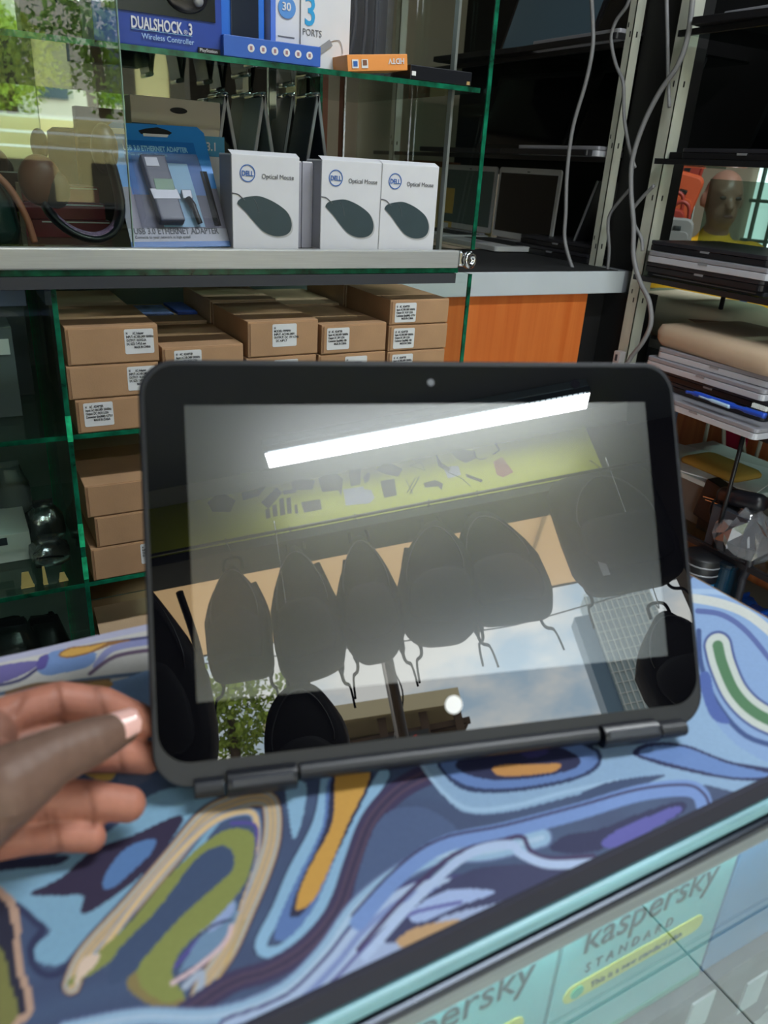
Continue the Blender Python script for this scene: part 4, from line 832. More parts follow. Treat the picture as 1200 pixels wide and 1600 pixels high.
# ---- headphones, pouch and burgundy boxes at the left
hp = thing('headphones', 'black over-ear headphones with brown cushions lying in the left of the cabinet', 'headphones', (.14, 1.06, -.1083))
P_ = spline([aty(u, v, 1.045) for u, v in ((60, 268), (62, 300), (80, 335), (112, 362), (150, 372), (178, 358), (188, 325), (180, 280), (166, 235))], 6)
rr = []
for i, p in enumerate(P_):
    tv = P_[min(i+1, len(P_)-1)]-P_[max(i-1, 0)]; tv /= np.linalg.norm(tv); nn_ = np.cross(tv, [0, 1., 0]); rr.append([p+nn_*(.0055*math.cos(a))+np.array([0, .018*math.sin(a), 0]) for a in np.linspace(0, 6.283, 12, endpoint=False)])
MB().loft(rr).build('headband', mat('headband_black', (22, 26, 32), .28), hp, smooth=True)
MB().loft([[p+(np.mean(r, 0)-p)*.0+np.array([0, 0, .0]) for p in [np.mean(r, 0)+(q-np.mean(r, 0))*.75+np.array([0, 0, .003]) for q in r]] for r in rr[8:40]]).build('band_padding', mat('band_mesh', (120, 96, 128), .5, noise=.6, nscale=500), hp, smooth=True)
MB().ell(aty(63, 282, 1.04), .024, .02, .028, 20, 12).build('ear_cup', mat('cup_brown', (96, 58, 44), .5), hp, smooth=True)
MB().ell(aty(86, 296, 1.035), .017, .014, .021, 20, 12).build('ear_cushion', mat('cushion_dark', (38, 32, 30), .7), hp, smooth=True)
MB().ell(aty(163, 232, 1.06), .016, .018, .028, 20, 12).build('ear_cup', BLACK, hp, smooth=True)
for k, (z0, z1, lab) in enumerate(((-.1083, -.087, 'burgundy box at the bottom of the small stack behind the headphones'), (-.0865, -.066, 'burgundy box in the middle of the small stack behind the headphones'), (-.0655, -.046, 'burgundy box on top of the small stack behind the headphones'))):
    t = thing('burgundy_box', lab, 'box', (.15, 1.16, z0), 0, 'burgundy boxes behind the headphones')
    MB().box(.10, .205-.006*k, 1.13, 1.2, z0, z1).build('carton', mat('burgundy', (112, 30, 40), .4), t, bevel=.0008); MB().box(.12, .203-.006*k, 1.1285, 1.1295, z1-.003, z1-.0015).build('white_line', PAPER, t)
po = thing('dark_pouch', 'dark green glossy pouch with a brown edge at the far left of the cabinet', 'pouch', (.04, 1.07, -.1083))
MB().loft([[(.035+x*s, 1.05+y*s*1.0, z) for x, y in rrect(.10, .05, .02, 4)] for z, s in ((-.108, .96), (-.09, 1.05), (-.06, .95), (-.035, .7), (-.022, .25))]).build('pouch_body', mat('bottle_green', (24, 46, 42), .25, bump=.4, bscale=30), po, smooth=True)
MB().tube(spline([(.055, 1.03, -.022), (.078, 1.028, -.045), (.092, 1.025, -.075), (.098, 1.022, -.104)]), .004, 8).build('brown_edge', mat('brown_piping', (150, 92, 70), .5), po, smooth=True)

# ---- upper shelf goods
US = .1075
ds = thing('controller_box', 'dark blue game controller box with white lettering on the upper shelf', 'box', (.25, 1.05, US))
DB = mat('controller_blue', (30, 62, 150), .4, noise=.1, nscale=16)
MB().box(.182, .326, 1.012, 1.085, US, .235).build('carton', DB, ds, bevel=.001); MB().box(.192, .318, 1.0105, 1.0125, .140, .232).build('window', mat('window_black', (22, 22, 28), .2), ds)
text('DUALSHOCK', .0158, WHITE, ds, (.222, 1.0105, .1245), (1, 0, 0), (0, 0, 1), name='title_lettering', sx=.60, bold=.00035); text('®', .006, WHITE, ds, (.2805, 1.0105, .1245), (1, 0, 0), (0, 0, 1), name='mark_lettering'); text('3', .0158, WHITE, ds, (.2858, 1.0105, .1245), (1, 0, 0), (0, 0, 1), name='title_number', sx=.66, bold=.00035); text('Wireless Controller', .0078, mat('pale_blue_ink', (170, 200, 235), .5), ds, (.233, 1.0105, .115), (1, 0, 0), (0, 0, 1), name='subtitle_lettering', sx=.92)
MB().box(.222, .290, 1.0102, 1.0108, .1232, .1236).build('underline', PALEC, ds); MB().box(.296, .322, 1.0085, 1.0105, .1078, .1135).build('black_plate', MATTE, ds); text('PlayStation', .0048, WHITE, ds, (.2975, 1.008, .1092), (1, 0, 0), (0, 0, 1), name='plate_lettering')
for x, z, r in ((.225, .172, .022), (.285, .162, .024)):
    MB().ell((x, 1.009, z), r, .004, r*.72, 20, 10).build('controller_grip', mat('controller_black', (30, 30, 36), .25), ds, smooth=True); MB().ell((x+.012, 1.005, z-.004), .006, .004, .006, 14, 8).build('thumb_stick', SILVER, ds, smooth=True)
bc = thing('speaker_box', 'bright blue box with a dark smoked window beside the controller box', 'box', (.353, 1.08, US))
MB().box(.334, .392, 1.05, 1.11, US, .26).build('carton', mat('bright_blue', (36, 110, 206), .4), bc, bevel=.001); MB().box(.349, .384, 1.0475, 1.0495, .125, .25).build('window', mat('window_smoke', (38, 44, 56), .15), bc, bevel=.0008)
text('·· ·\n···', .01, SILVER, bc, (.358, 1.047, .20), (1, 0, 0), (0, 0, 1), name='window_print')
fb = thing('flat_blue_box', 'flat blue box with six round white icons on the upper shelf edge', 'box', (.385, 1.0, US), -.02)
MB().box(-.061, .061, 0, .042, 0, .0215).build('carton', mat('icon_blue', (50, 96, 184), .4, noise=.05, nscale=12), fb, bevel=.0008, local=True)
for i in range(6):
    MB().prism([(-.028+i*.0148+.0042*math.cos(a), -.0006, .0108+.0042*math.sin(a)) for a in np.linspace(0, 6.283, 16, endpoint=False)], (0, .0006, 0)).build('round_icon', PAPER, fb, local=True)
    MB().box(-.0295+i*.0148, -.0265+i*.0148, -.0009, -.0006, .0088, .0128).build('icon_mark', mat('icon_red', (150, 110, 120), .6), fb, local=True)
wb = thing('port_hub_box', 'white box with a blue numeral 3 and PORTS on the upper shelf', 'box', (.445, 1.07, US))
MB().box(.398, .507, 1.045, 1.10, US, .27).build('carton', WHITE, wb, bevel=.001); MB().box(.398, .4045, 1.0435, 1.0455, US+.001, .268).build('blue_stripe', mat('stripe_blue', (80, 120, 210), .5), wb)
SKYI = mat('sky_ink', (40, 150, 205), .5)
text('3', .044, SKYI, wb, (.442, 1.0445, .157), (1, 0, 0), (0, 0, 1), name='numeral', bold=.0006, sx=.8); text('PORTS', .0105, GREYI, wb, (.4405, 1.0445, .1455), (1, 0, 0), (0, 0, 1), name='ports_lettering', sx=.85)
MB().prism([(.4195+.0115*math.cos(a), 1.0435, .1715+.0115*math.sin(a)) for a in np.linspace(0, 6.283, 24, endpoint=False)], (0, .0012, 0)).build('day_badge', mat('badge_blue', (84, 140, 205), .5), wb); text('30', .012, WHITE, wb, (.4125, 1.043, .1685), (1, 0, 0), (0, 0, 1), name='badge_number', bold=.0003)
MB().box(.437, .438, 1.0436, 1.0452, US+.005, .268).build('fold_line', GREYI, wb)
for i in range(4): MB().box(.408, .43-.003*(i % 2), 1.0444, 1.0452, .140-.008*i, .1412-.008*i).build('print_line', GREYI, wb)
MB().obox((.468, 1.0438, .133), ((.8, 0, .55), (0, 1, 0), (-.55, 0, .8)), (.015, .0006, .004)).build('printed_hub', SILVER, wb); MB().tube(spline([(.478, 1.0438, .142), (.492, 1.0438, .145), (.497, 1.0438, .13), (.485, 1.0438, .118)]), .0006, 5).build('printed_cable', mat('pale_line', (190, 192, 200), .6), wb)
kb = thing('cable_blister', 'dark blister pack of folded cable behind the orange box', 'package', (.535, 1.1, US))
MB().box(.517, .598, 1.115, 1.118, US, .27).build('card', mat('card_black', (24, 28, 34), .4), kb); MB().box(.522, .593, 1.085, 1.1145, US+.005, .26).build('clear_dome', PLASTIC, kb, bevel=.004)
for k in range(3): MB().tube(spline([(.535+.018*k, 1.10, .25), (.54+.016*k, 1.098, .18), (.532+.02*k, 1.10, .125)]), .003, 8).build('cable', DARKG, kb, smooth=True)
hd = thing('hdtv_box', 'orange HDTV box lying upside down on the upper shelf edge', 'box', (.5275, 1.0, US), .0)
O_ = mat('orange_card', (226, 146, 74), .5, noise=.04); A_ = math.radians(6.5); ux, uz = np.array([math.cos(A_), 0, math.sin(A_)]), np.array([-math.sin(A_), 0, math.cos(A_)]); c_ = np.array([0, .03, .0135])
MB().obox(c_, (ux, (0, 1, 0), uz), (.0435, .028, .0092)).build('carton', O_, hd, bevel=.0008, local=True)
text('HDTV', .0088, WHITE, hd, c_+ux*.0385+uz*.0042+[0, -.0287, 0], -ux, -uz, name='title_lettering', local=True, bold=.0002, sx=1.0)
for k, w in enumerate((.0045, .0045)):
    cc2 = c_-ux*(.033-.0135*k)-uz*.001+[0, -.0285, 0]; MB().obox(cc2, (ux, (0, 1, 0), uz), (w, .0006, .0048)).build('icon_panel', PAPER, hd, local=True); MB().obox(cc2+uz*.001*k, (ux, (0, 1, 0), uz), (w*.65, .0009, .003)).build('icon_print', BLUEI if k == 0 else mat('icon_brown', (120, 80, 60), .6), hd, local=True)
bb = thing('black_box', 'low glossy black box at the right end of the upper shelf', 'box', (.62, 1.02, US)); MB().box(.575, .672, 1.0, 1.05, US, US+.0165).build('carton', mat('gloss_black', (22, 24, 30), .3), bb, bevel=.001); MB().box(.577, .583, .9992, 1.0, US+.004, US+.009).build('white_mark', PAPER, bb); MB().box(.664, .669, .9992, 1.0, US+.001, US+.005).build('gold_mark', mat('gold_ink', (170, 140, 90), .5), bb)

# ---- tablets standing like tents
SLATE = mat('slate_lid', (40, 46, 60), .3); TEALL = mat('grey_teal_lid', (110, 128, 132), .35)
tents = [(353, 1.14, .07, SLATE, 'dark tent-folded tablet at the left end of the row behind the mouse boxes'), (389, 1.25, .07, SLATE, 'dark tent-folded tablet, second in the row behind the mouse boxes'), (412, 1.14, .07, TEALL, 'grey-teal tent-folded tablet, third in the row behind the mouse boxes'), (458, 1.25, .07, SLATE, 'dark tent-folded tablet, fourth in the row behind the mouse boxes'), (497, 1.13, .07, SLATE, 'dark tent-folded tablet at the right end of the row behind the mouse boxes')]
for px, y, dp, m, lab in tents:
    a = aty(px, 150, y); H = a[2]+.1083
    t = thing('folded_tablet', lab, 'tablet', (a[0], y+dp/2, -.1083), 0, 'tent-folded tablets behind the mouse boxes')
    for s in (-1, 1):
        f_ = np.array([s*.034, 0, -H]); L = np.linalg.norm(f_); f_ /= L; nrm = np.array([f_[2], 0, -f_[0]]); c2 = np.array([a[0], y+dp/2, a[2]])+f_*L/2
        MB().obox(c2, (f_, (0, 1, 0), nrm), (L/2, dp/2, .0028)).build('panel', m, t, bevel=.0008)
        MB().obox(c2+np.array([0, -dp/2-.0006, 0]), (f_, (0, 1, 0), nrm), (L/2, .0006, .0019)).build('silver_edge', SILVER, t)
    MB().tube([a+[0, 0, .001], a+[0, dp, .001]], .0042, 10).build('hinge', CHROME, t, smooth=True)

# ---- left compartment
def pbox(u0, v0, u1, v1, y, dep, name, m, parent, bevel=.001):
    a, b = aty(u0, v1, y), aty(u1, v0, y); return MB().box(min(a[0], b[0]), max(a[0], b[0]), y, y+dep, a[2], b[2]).build(name, m, parent, bevel=bevel)
WB = mat('router_white', (222, 226, 222), .5)
for u0, v0, u1, v1, y, zb, lab, mm in ((-60, 448, 38, 480, 1.20, -.334, 'tall grey box with a lilac lid standing in the left compartment', mat('lilac_box', (140, 146, 190), .5)),):
    a, b = aty(u0, v1, y), aty(u1, v0, y); t = thing('storage_box', lab, 'box', ((a[0]+b[0])/2, y+.05, zb)); MB().box(a[0], b[0]-.004, y, y+.1, zb, a[2]).build('carton', mat('smoke_grey_card', (66, 72, 76), .5), t, bevel=.001); MB().box(a[0]-.002, b[0], y-.003, y+.103, a[2], b[2]).build('lid', mm, t, bevel=.001)
t = thing('paper_carton', 'white-topped grey carton standing in front of the lilac-lidded box', 'box', (.02, 1.13, -.334)); MB().box(-.05, .065, 1.1, 1.17, -.334, -.215).build('carton', mat('dull_grey_card', (92, 100, 104), .5), t, bevel=.001); MB().box(-.05, .06, 1.098, 1.0995, -.25, -.23).build('white_strip', PAPER, t)
for k, (x0, x1, y, z0, z1, lab) in enumerate(((-.06, .052, 1.10, -.5485, -.505, 'white router box lying on the second shelf of the left compartment'), (-.08, .010, 1.11, -.504, -.455, 'white router box on top of the lying one in the left compartment'))):
    t = thing('router_box', lab, 'box', ((x0+x1)/2, y+.05, z0), 0, 'white router boxes in the left compartment'); MB().box(x0, x1, y, y+.1, z0, z1).build('carton', WB, t, bevel=.001); MB().box(x0, x1-.03, y-.0012, y-.0002, z1-.015, z1-.004).build('dark_print', DARKG, t)
SILV = mat('antistatic_silver', (150, 158, 160), .2, metal=.9, bump=1.0, bscale=60)
def packet(x, y, z, w, d, h, name, m, lab, cat, g, n=4):
    rings = []
    for zz, s in ((0, .95), (h*.3, 1.05), (h*.7, .95), (h, .55)):
        r = [(x+px_*s+.003*math.sin(9*i+zz*90+x*50), y+py_*s+.003*math.cos(7*i+zz*60), z+zz+.002*math.sin(5*i)*(zz > 0)) for i, (px_, py_) in enumerate(rrect(w, d, min(w, d)*.3, n))]; rings.append(r)
    t = thing(name, lab, cat, (x, y, z), 0, g); MB().loft(rings).build('wrapping', m, t, smooth=True); MB().box(x-w*.28, x+w*.28, y-.0006-d*.02, y+d*.02, z+h-.001, z+h+.01).build('top_seal', m, t); return t
packet(.075, 1.09, -.5485, .05, .05, .03, 'foil_packet', SILV, 'crumpled silver foil packet lowest beside the white router boxes', 'packet', 'silver foil packets'); packet(.078, 1.16, -.5485, .05, .05, .055, 'foil_packet', SILV, 'crumpled silver foil packet standing behind the low one', 'packet', 'silver foil packets'); packet(.042, 1.22, -.5485, .05, .05, .10, 'foil_packet', mat('dull_packet', (110, 118, 118), .4, bump=.8, bscale=50), 'tall dull grey packet at the back of the second shelf', 'packet', 'silver foil packets')
BB_ = mat('bin_bag_black', (22, 24, 26), .22, bump=1.0, bscale=45)
for x, y, w, h, lab in ((.0, 1.08, .10, .12, 'crumpled black plastic bag at the far left under the lower shelf'), (.055, 1.12, .07, .09, 'crumpled black plastic bag nearest the divider under the lower shelf'), (-.08, 1.1, .1, .15, 'crumpled black plastic bag furthest left, mostly out of the picture')):
    packet(x, y, -.86, w, .10, h+.1, 'black_bag', BB_, lab, 'bag', 'black plastic bags under the lower shelf', 5)
for k, (x, z) in enumerate(((.072, -.5485), (.09, -.5485), (.098, -.5485))):
    t = thing('paper_tag', ('wide tan paper tag standing on the lower shelf edge', 'narrow folded tan paper tag beside the wide one', 'small pointed tan paper tag by the divider')[k], 'paper', (x-.01*k, 1.015, z)); w_ = (.017, .006, .012)[k]; h_ = (.022, .026, .012)[k]; x_ = (.028, .056, .076)[k]
    MB().prism([(x_, 1.015, z), (x_+w_, 1.015, z), (x_+w_*.7, 1.019, z+h_), (x_+w_*.2, 1.019, z+h_)], (0, .0008, 0)).build('card', mat('tan_card', (206, 176, 110), .7), t); MB().box(x_, x_+w_, 1.014, 1.022, z, z+.0008).build('fold', MATS['tan_card'], t)
tag(MB().tube(spline([(.052, 1.0, -.5), (.075, 1.05, -.525), (.10, 1.08, -.545)]), .0016, 6).build('thin_cable', BLACK), 'thin black cable trailing over the lower shelf of the left compartment', 'cable')
# ================================================================ back counter with orange wood front
bcn = thing('back_counter', 'white-topped back counter with an orange wood front beside the glass cabinet', 'counter', (1.12, 1.75, FLZ))
SLB = mat('white_slab', (196, 204, 210), .4, noise=.04, nscale=8)
MB().box(.70, 1.535, 1.5, 1.98, -.262, -.208).build('slab', SLB, bcn, bevel=.002)
MB().box(.70, 1.515, 1.506, 1.98, -.208, -.2065).build('black_top', mat('slab_top_black', (20, 21, 24), .8), bcn)  # black sheet covering the top of the slab
MB().box(1.535, 1.585, 1.502, 1.98, -.262, -.2085).build('slab_end', mat('slab_end_grey', (150, 154, 164), .4), bcn, bevel=.001)
MB().box(.70, 1.438, 1.52, 1.54, FLZ, -.262).build('wood_front', WOODL, bcn)
MB().box(1.438, 1.60, 1.56, 1.60, FLZ, -.262).build('dark_side', MATTE, bcn)

# ================================================================ side shelving
UPM = mat('upright_paint', (196, 198, 184), .5, noise=.10, nscale=26, stretch=(1, 1, .3)); 
sh = thing('display_shelving', 'slotted-angle shelving with dark glass shelves along the right-hand wall', 'shelving', (1.75, 1.4, FLZ))
def upright(x, y, w, z0=-1.28, z1=1.35, tw=.028):
    u = MB().box(x, x+.0022, y-w/2, y+w/2, z0, z1).box(x, x+tw, y-w/2, y-w/2+.0022, z0, z1).build('upright', UPM, sh)
    s = MB()
    for i in range(11):
        z = z0+.05+i*.24
        s.obox((x-.0004, y-.004, z), ((1, 0, 0), (0, 1, 0), (0, 0, 1)), (.0006, .0014, .006)); s.obox((x-.0004, y+.006, z+.02), ((1, 0, 0), (0, 1, 0), (0, 0, 1)), (.0006, .0012, .005)); s.obox((x+tw*.5, y-w/2-.0003, z), ((1, 0, 0), (0, 1, 0), (0, 0, 1)), (.002, .0006, .006))
    s.build('slots', MATTE, u, kind='stuff')
upright(1.52, 1.445, .034, tw=.036); upright(1.52, 1.61, .022, z0=-.208); upright(1.52, .28, .034); upright(1.52, 2.75, .03, z0=-.208)
MB().box(1.556, 1.62, 1.455, 1.60, -.208, 1.35).build('black_column', MATTE, sh)
MB().box(1.535, 1.62, 1.455, 1.60, -1.28, -.262).build('black_column', MATTE, sh)
SG = glass('shelf_glass_dark', (.55, .66, .62), 1.2)
for z in (.31, .055, -.205, -.48, -.775):
    if z > -.25: MB().box(1.535, 1.96, 1.61, 2.9, z-.006, z).build('glass_shelf', SG, sh); MB().box(1.525, 1.535, 1.62, 2.9, z-.012, z).build('shelf_lip', BLACK, sh)
    MB().box(1.50, 1.96, .2, 1.43, z-.006, z).build('glass_shelf', SG, sh); MB().box(1.492, 1.502, .2, 1.43, z-.012, z).build('shelf_lip', BLACK, sh)
MB().box(1.965, 1.975, .1, 1.95, .075, 1.35).build('black_back', MATTE, sh); MB().box(1.965, 1.975, 1.95, 3.0, .0, 1.35).build('black_back', MATTE, sh); MB().box(1.965, 1.975, 1.97, 2.36, -.2, .0).build('black_back', MATTE, sh)
MB().box(1.975, 1.985, .1, 1.6, FLZ, -.47).build('wood_back', woodmat('brown_wood', (158, 82, 48), (196, 116, 66), (3, 26, 1)), sh)
MB().tube([(1.72, 1.335, -.48), (1.72, 1.335, -.211)], .006, 8).build('support_rod', BLACK, sh, smooth=True); MB().tube([(1.5, 1.03, -.775), (1.5, 1.03, -.492)], .005, 8).build('support_rod', BLACK, sh, smooth=True)
MB().tube([(1.5, .2, -.775), (1.5, 1.43, -.779)], .006, 8).build('front_tube', BLACK, sh, smooth=True)
MB().box(1.70, 1.96, 1.425, 1.435, -.2, .02).build('side_glass', SG, sh)

# ---- laptops
KEYM = mat('keyboard_black', (24, 25, 28), .6)
def closed_laptop(w, d, h, mb_, ml, lab=None):
    t = thing('closed_laptop', lab or 'x', 'laptop', (0, 0, 0))
    MB().prism([(x, y, 0) for x, y in rrect(w, d, .012, 4, 0, d/2)], (0, 0, h*.58)).build('base', mb_, t, bevel=.0015, local=True)
    MB().prism([(x, y, h*.62) for x, y in rrect(w, d, .012, 4, 0, d/2)], (0, 0, h*.38)).build('lid', ml, t, bevel=.0015, local=True)
    MB().box(-.012, .012, -.0012, .002, h*.42, h*.62).build('latch', SILVER, t, local=True)
    return t
def open_laptop(w, d, ang, mf, mbz, lab, lit=None, sh_=None):
    t = thing('open_laptop', lab, 'laptop', (0, 0, 0)); H = sh_ or d*.92
    MB().prism([(x, y, 0) for x, y in rrect(w, d, .01, 4, 0, -d/2)], (0, 0, .014)).build('base', mf, t, bevel=.0015, local=True)
    MB().box(-w*.42, w*.42, -d*.62, -d*.12, .014, .0152).build('keyboard', KEYM, t, local=True); MB().box(-w*.12, w*.12, -d*.92, -d*.68, .014, .0146).build('touchpad', mbz, t, local=True)
    s, c = math.sin(ang), math.cos(ang); u = np.array([0, s, c]); n = np.array([0, -c, s]); o = np.array([0, 0, .016])
    lid = MB().prism([o+np.array([x, 0, 0])+u*z for x, z in rrect(w, H, .01, 4, 0, H/2+.004)], -n*.006).build('lid', mf, t, bevel=.001, local=True)
    MB().prism([o+n*.0004+np.array([x, 0, 0])+u*z for x, z in ((-w/2+.012, .022), (w/2-.012, .022), (w/2-.012, H-.012), (-w/2+.012, H-.012))], n*.0006).build('screen', lit or SCRN, t, local=True)
    MB().tube([(-w*.4, .002, .014), (w*.4, .002, .014)], .005, 8).build('hinge', mbz, t, local=True, smooth=True)
    MB().prism([o+n*.001+np.array([x, 0, 0])+u*(H-.005) for x in (-.006, .006)]+[o+n*.001+np.array([x, 0, 0])+u*(H-.008) for x in (.006, -.006)], n*.0006).build('webcam', MATTE, t, local=True)
    return t
R90 = -math.pi/2
BLK = mat('laptop_black', (22, 22, 26), .4); BLK2 = mat('laptop_charcoal', (40, 40, 46), .42); SIL = mat('laptop_silver', (194, 196, 204), .4, metal=.15); SILD = mat('laptop_silver_dark', (150, 150, 158), .4, metal=.15)
lapA = closed_laptop(.33, .24, .022, BLK, BLK2); lapB = closed_laptop(.335, .24, .024, SIL, SILD)
first = {'A': True, 'B': True}
def lay(kind, x, y, z, lab, g, rot=0.0, s=1):
    src = lapA if kind == 'A' else lapB
    if first[kind]:
        src.location = (x, y, z); src.rotation_euler = (0, 0, R90+rot); src['label'] = lab; src['group'] = g; first[kind] = False; return src
    return dup(src, (x, y, z), R90+rot, lab, g)
g1, g2, g3 = 'dark laptops stacked on the second shelf', 'laptops stacked on the middle shelf', 'closed laptops under the open ones'
slv = thing('laptop_sleeve', 'thin charcoal sleeve at the very bottom of the stack under the gap', 'sleeve', (1.6, 1.23, -.205)); MB().box(1.505, 1.74, 1.07, 1.40, -.2048, -.1935).build('sleeve_body', mat('sleeve_charcoal', (38, 40, 46), .8), slv, bevel=.004); MB().box(1.5035, 1.5055, 1.09, 1.38, -.2, -.198).build('zip', ZIP, slv)
lay('A', 1.49, 1.235, -.1925, 'lowest black closed laptop of the stack under the see-through gap', g1)
lay('B', 1.485, 1.225, -.1695, 'silver-edged closed laptop in the stack under the see-through gap', g1, .01)
lay('A', 1.50, 1.24, -.1445, 'topmost black closed laptop right under the see-through gap', g1)
lay('A', 1.49, .86, -.2045, 'black closed laptop at the picture edge, bottom of the right pair', g1); lay('A', 1.50, .85, -.1805, 'black closed laptop at the picture edge, top of the right pair', g1)
lay('B', 1.445, 1.13, -.4795, 'silver laptop sticking out under the toothbrush', g2, -.02)
lay('A', 1.50, 1.16, -.4545, 'black closed laptop directly above the protruding silver one', g2); lay('A', 1.50, 1.15, -.4315, 'upper black closed laptop under the silver pair', g2)
lay('B', 1.485, 1.165, -.4085, 'lower silver laptop of the pair under the paper parcel', g2); lay('B', 1.50, 1.145, -.3835, 'upper silver laptop of the pair under the paper parcel', g2, .03)
lay('A', 1.60, 1.62-.12, -.4795, 'black closed laptop deep in the corner behind the upright', g2)
# toothbrush
tb = thing('toothbrush', 'blue and white toothbrush lying on the protruding silver laptop', 'toothbrush', (1.46, 1.08, -.452))
pa = [atx(u, v, 1.458) for u, v in ((1072, 612), (1090, 616), (1120, 626), (1145, 634), (1170, 642), (1196, 650))]
MB().tube(spline(pa, 5), [.0035]*4+[.006]*8+[.0065]*4+[.0045]*3+[.0065]*7, 10).build('handle', mat('brush_blue', (36, 78, 190), .3), tb, smooth=True)
gp = [atx(u, v, 1.452) for u, v in ((1092, 619), (1118, 628), (1140, 636))]; MB().tube(spline(gp, 5), [.002]*4+[.0042]*7, 8).build('grip', mat('brush_pale', (170, 200, 226), .3), tb, smooth=True)
br = MB(); e0, e1 = atx(1176, 636, 1.458), atx(1197, 643, 1.458)
for i in range(9):
    for j in range(3): p0_ = e0+(e1-e0)*i/8+np.array([.003*(j-1), 0, 0]); br.tube([p0_, p0_+[0, 0, .009]], .0012, 5)
br.build('bristles', mat('bristle_white', (220, 222, 220), .6), tb, kind='stuff')
# paper-wrapped parcels
PCL = mat('parcel_paper', (196, 172, 146), .8, noise=.06, nscale=8, bump=.3, bscale=20); PCC = mat('parcel_cream', (196, 188, 160), .8, noise=.06, nscale=8)
def parcel(cx, cy, z, w, d, h, rot, m, lab):
    t = thing('paper_parcel', lab, 'parcel', (cx, cy, z), rot, 'paper-wrapped parcels'); R_ = []
    for zz, s in ((0, .93), (h*.25, .99), (h*.6, 1.0), (h*.88, .96), (h, .80)): R_.append([(x*s+.003*math.sin(i*1.7+zz*100), y*s, zz+.008*math.sin(math.pi*(x/w+.5))*(zz > h*.5)) for i, (x, y) in enumerate(rrect(w, d, .03, 5))])
    MB().loft(R_).build('wrapping', m, t, smooth=True, local=True); MB().prism([(-w*.5, -d*.1, h+.0012), (-w*.47, d*.1, h*.9), (-w*.38, d*.16, h+.0005), (-w*.38, -d*.16, h+.0005)], (0, 0, .001)).build('folded_corner', mat('parcel_fold', (150, 118, 92), .8), t, local=True); return t
parcel(1.63, 1.16, -.3585, .36, .27, .055, R90-.05, PCL, 'tan paper-wrapped parcel lying on top of the silver laptops')
parcel(1.80, 1.50, -.38, .42, .24, .10, R90+.05, PCC, 'cream paper-wrapped parcel behind the tan one')
t = thing('stacked_folders', 'small pile of grey folders propping the cream parcel in the corner', 'folders', (1.78, 1.5, -.48)); 
for i in range(4): MB().box(1.66, 1.93, 1.32, 1.66, -.4795+i*.0245, -.4560+i*.0245).build('folder', (SILD, PAPER)[i % 2], t, bevel=.001)
# open laptops on the far shelves
o1 = open_laptop(.30, .20, .02, mat('laptop_pale', (188, 190, 190), .4), SILD, 'open silver laptop with a dark screen at the centre of the far shelf', sh_=.205); o1.location = (1.60, 2.03, -.2035); o1.rotation_euler = (0, 0, R90)
o2 = dup(o1, (1.62, 2.37, -.2035), R90, 'open grey-green laptop left of the silver one, seen through the cabinet glass')
for c in kids(o2):
    if c.name.startswith('screen'): c.data = c.data.copy(); c.data.materials[0] = mat('screen_teal', (70, 92, 92), .2)
lay('A', 1.52, 1.79, -.2045, 'black closed laptop low in front of the far open silver one', g3); lay('A', 1.53, 1.78, -.1815, 'black closed laptop on top, beside the far open silver one', g3)
big_b = open_laptop(.40, .26, .35, BLK, BLK2, 'large black open laptop on the far upper shelf, left one', sh_=.25)
big_b.location = (1.75, 2.30, .056); big_b.rotation_euler = (0, 0, R90+.15)
dup(big_b, (1.75, 1.84, .056), R90-.05, 'large black open laptop on the far upper shelf beside the upright')
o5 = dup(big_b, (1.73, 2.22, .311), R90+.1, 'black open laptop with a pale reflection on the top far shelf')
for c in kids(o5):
    if c.name.startswith('screen'): c.data = c.data.copy(); c.data.materials[0] = mat('screen_painted_reflection', (84, 108, 122), .15)  # reflection put into the screen as a paler colour
dup(big_b, (1.75, 1.82, .311), R90, 'black open laptop at the top of the far shelving beside the upright')
lay('B', 1.50, 1.80, .0555, 'thin silver-edged closed laptop on the far upper shelf', g3); lay('B', 1.50, 1.79, .3105, 'thin pale-edged closed laptop on the top far shelf', g3)
ob1 = dup(big_b, (1.78, 1.22, .056), R90, 'black open laptop on the shelf above the see-through gap'); ob2 = dup(big_b, (1.78, .80, .056), R90, 'black open laptop above the gap at the picture edge')
ob3 = dup(big_b, (1.74, 1.20, .311), R90+.1, 'black open laptop in the top right corner with a pale edge'); lay('B', 1.50, 1.16, .3105, 'pale-edged closed laptop in the top right corner', g3); lay('A', 1.50, 1.2, .0555, 'black closed laptop on the shelf above the see-through gap', g3)
lay('A', 1.50, .85, .0555, 'black closed laptop above the gap at the picture edge', g3)
t = thing('tilted_laptop', 'black laptop lid leaning with a silver edge beside the first upright', 'laptop', (1.7, 1.72, -.2045)); 
MB().obox((1.68, 1.735, -.10), ((0, .34, -.94), (0, .94, .34), (1, 0, 0)), (.105, .004, .10)).build('lid', BLK, t, bevel=.002); MB().obox((1.578, 1.735, -.10), ((0, .34, -.94), (0, .94, .34), (1, 0, 0)), (.105, .003, .0016)).build('silver_edge', SILVER, t)
for k, (y, w, h, lab) in enumerate(((2.62, .10, .215, 'cream carton on the far shelf seen through the cabinet side'), (2.5, .09, .15, 'yellowish carton beside the cream one on the far shelf'), (2.76, .12, .235, 'tall brown carton at the far end of the shelf'))):
    t = thing('shelf_carton', lab, 'box', (1.7, y, -.2045)); MB().box(1.62, 1.80, y-w/2, y+w/2, -.2045, -.2045+h).build('carton', (mat('carton_cream', (206, 190, 140), .7), mat('carton_yellow', (206, 176, 96), .7), mat('carton_brown', (130, 84, 54), .7))[k], t, bevel=.001); MB().box(1.6185, 1.6198, y-w/4, y+w/4, -.19, -.17).build('sticker', PAPER, t)

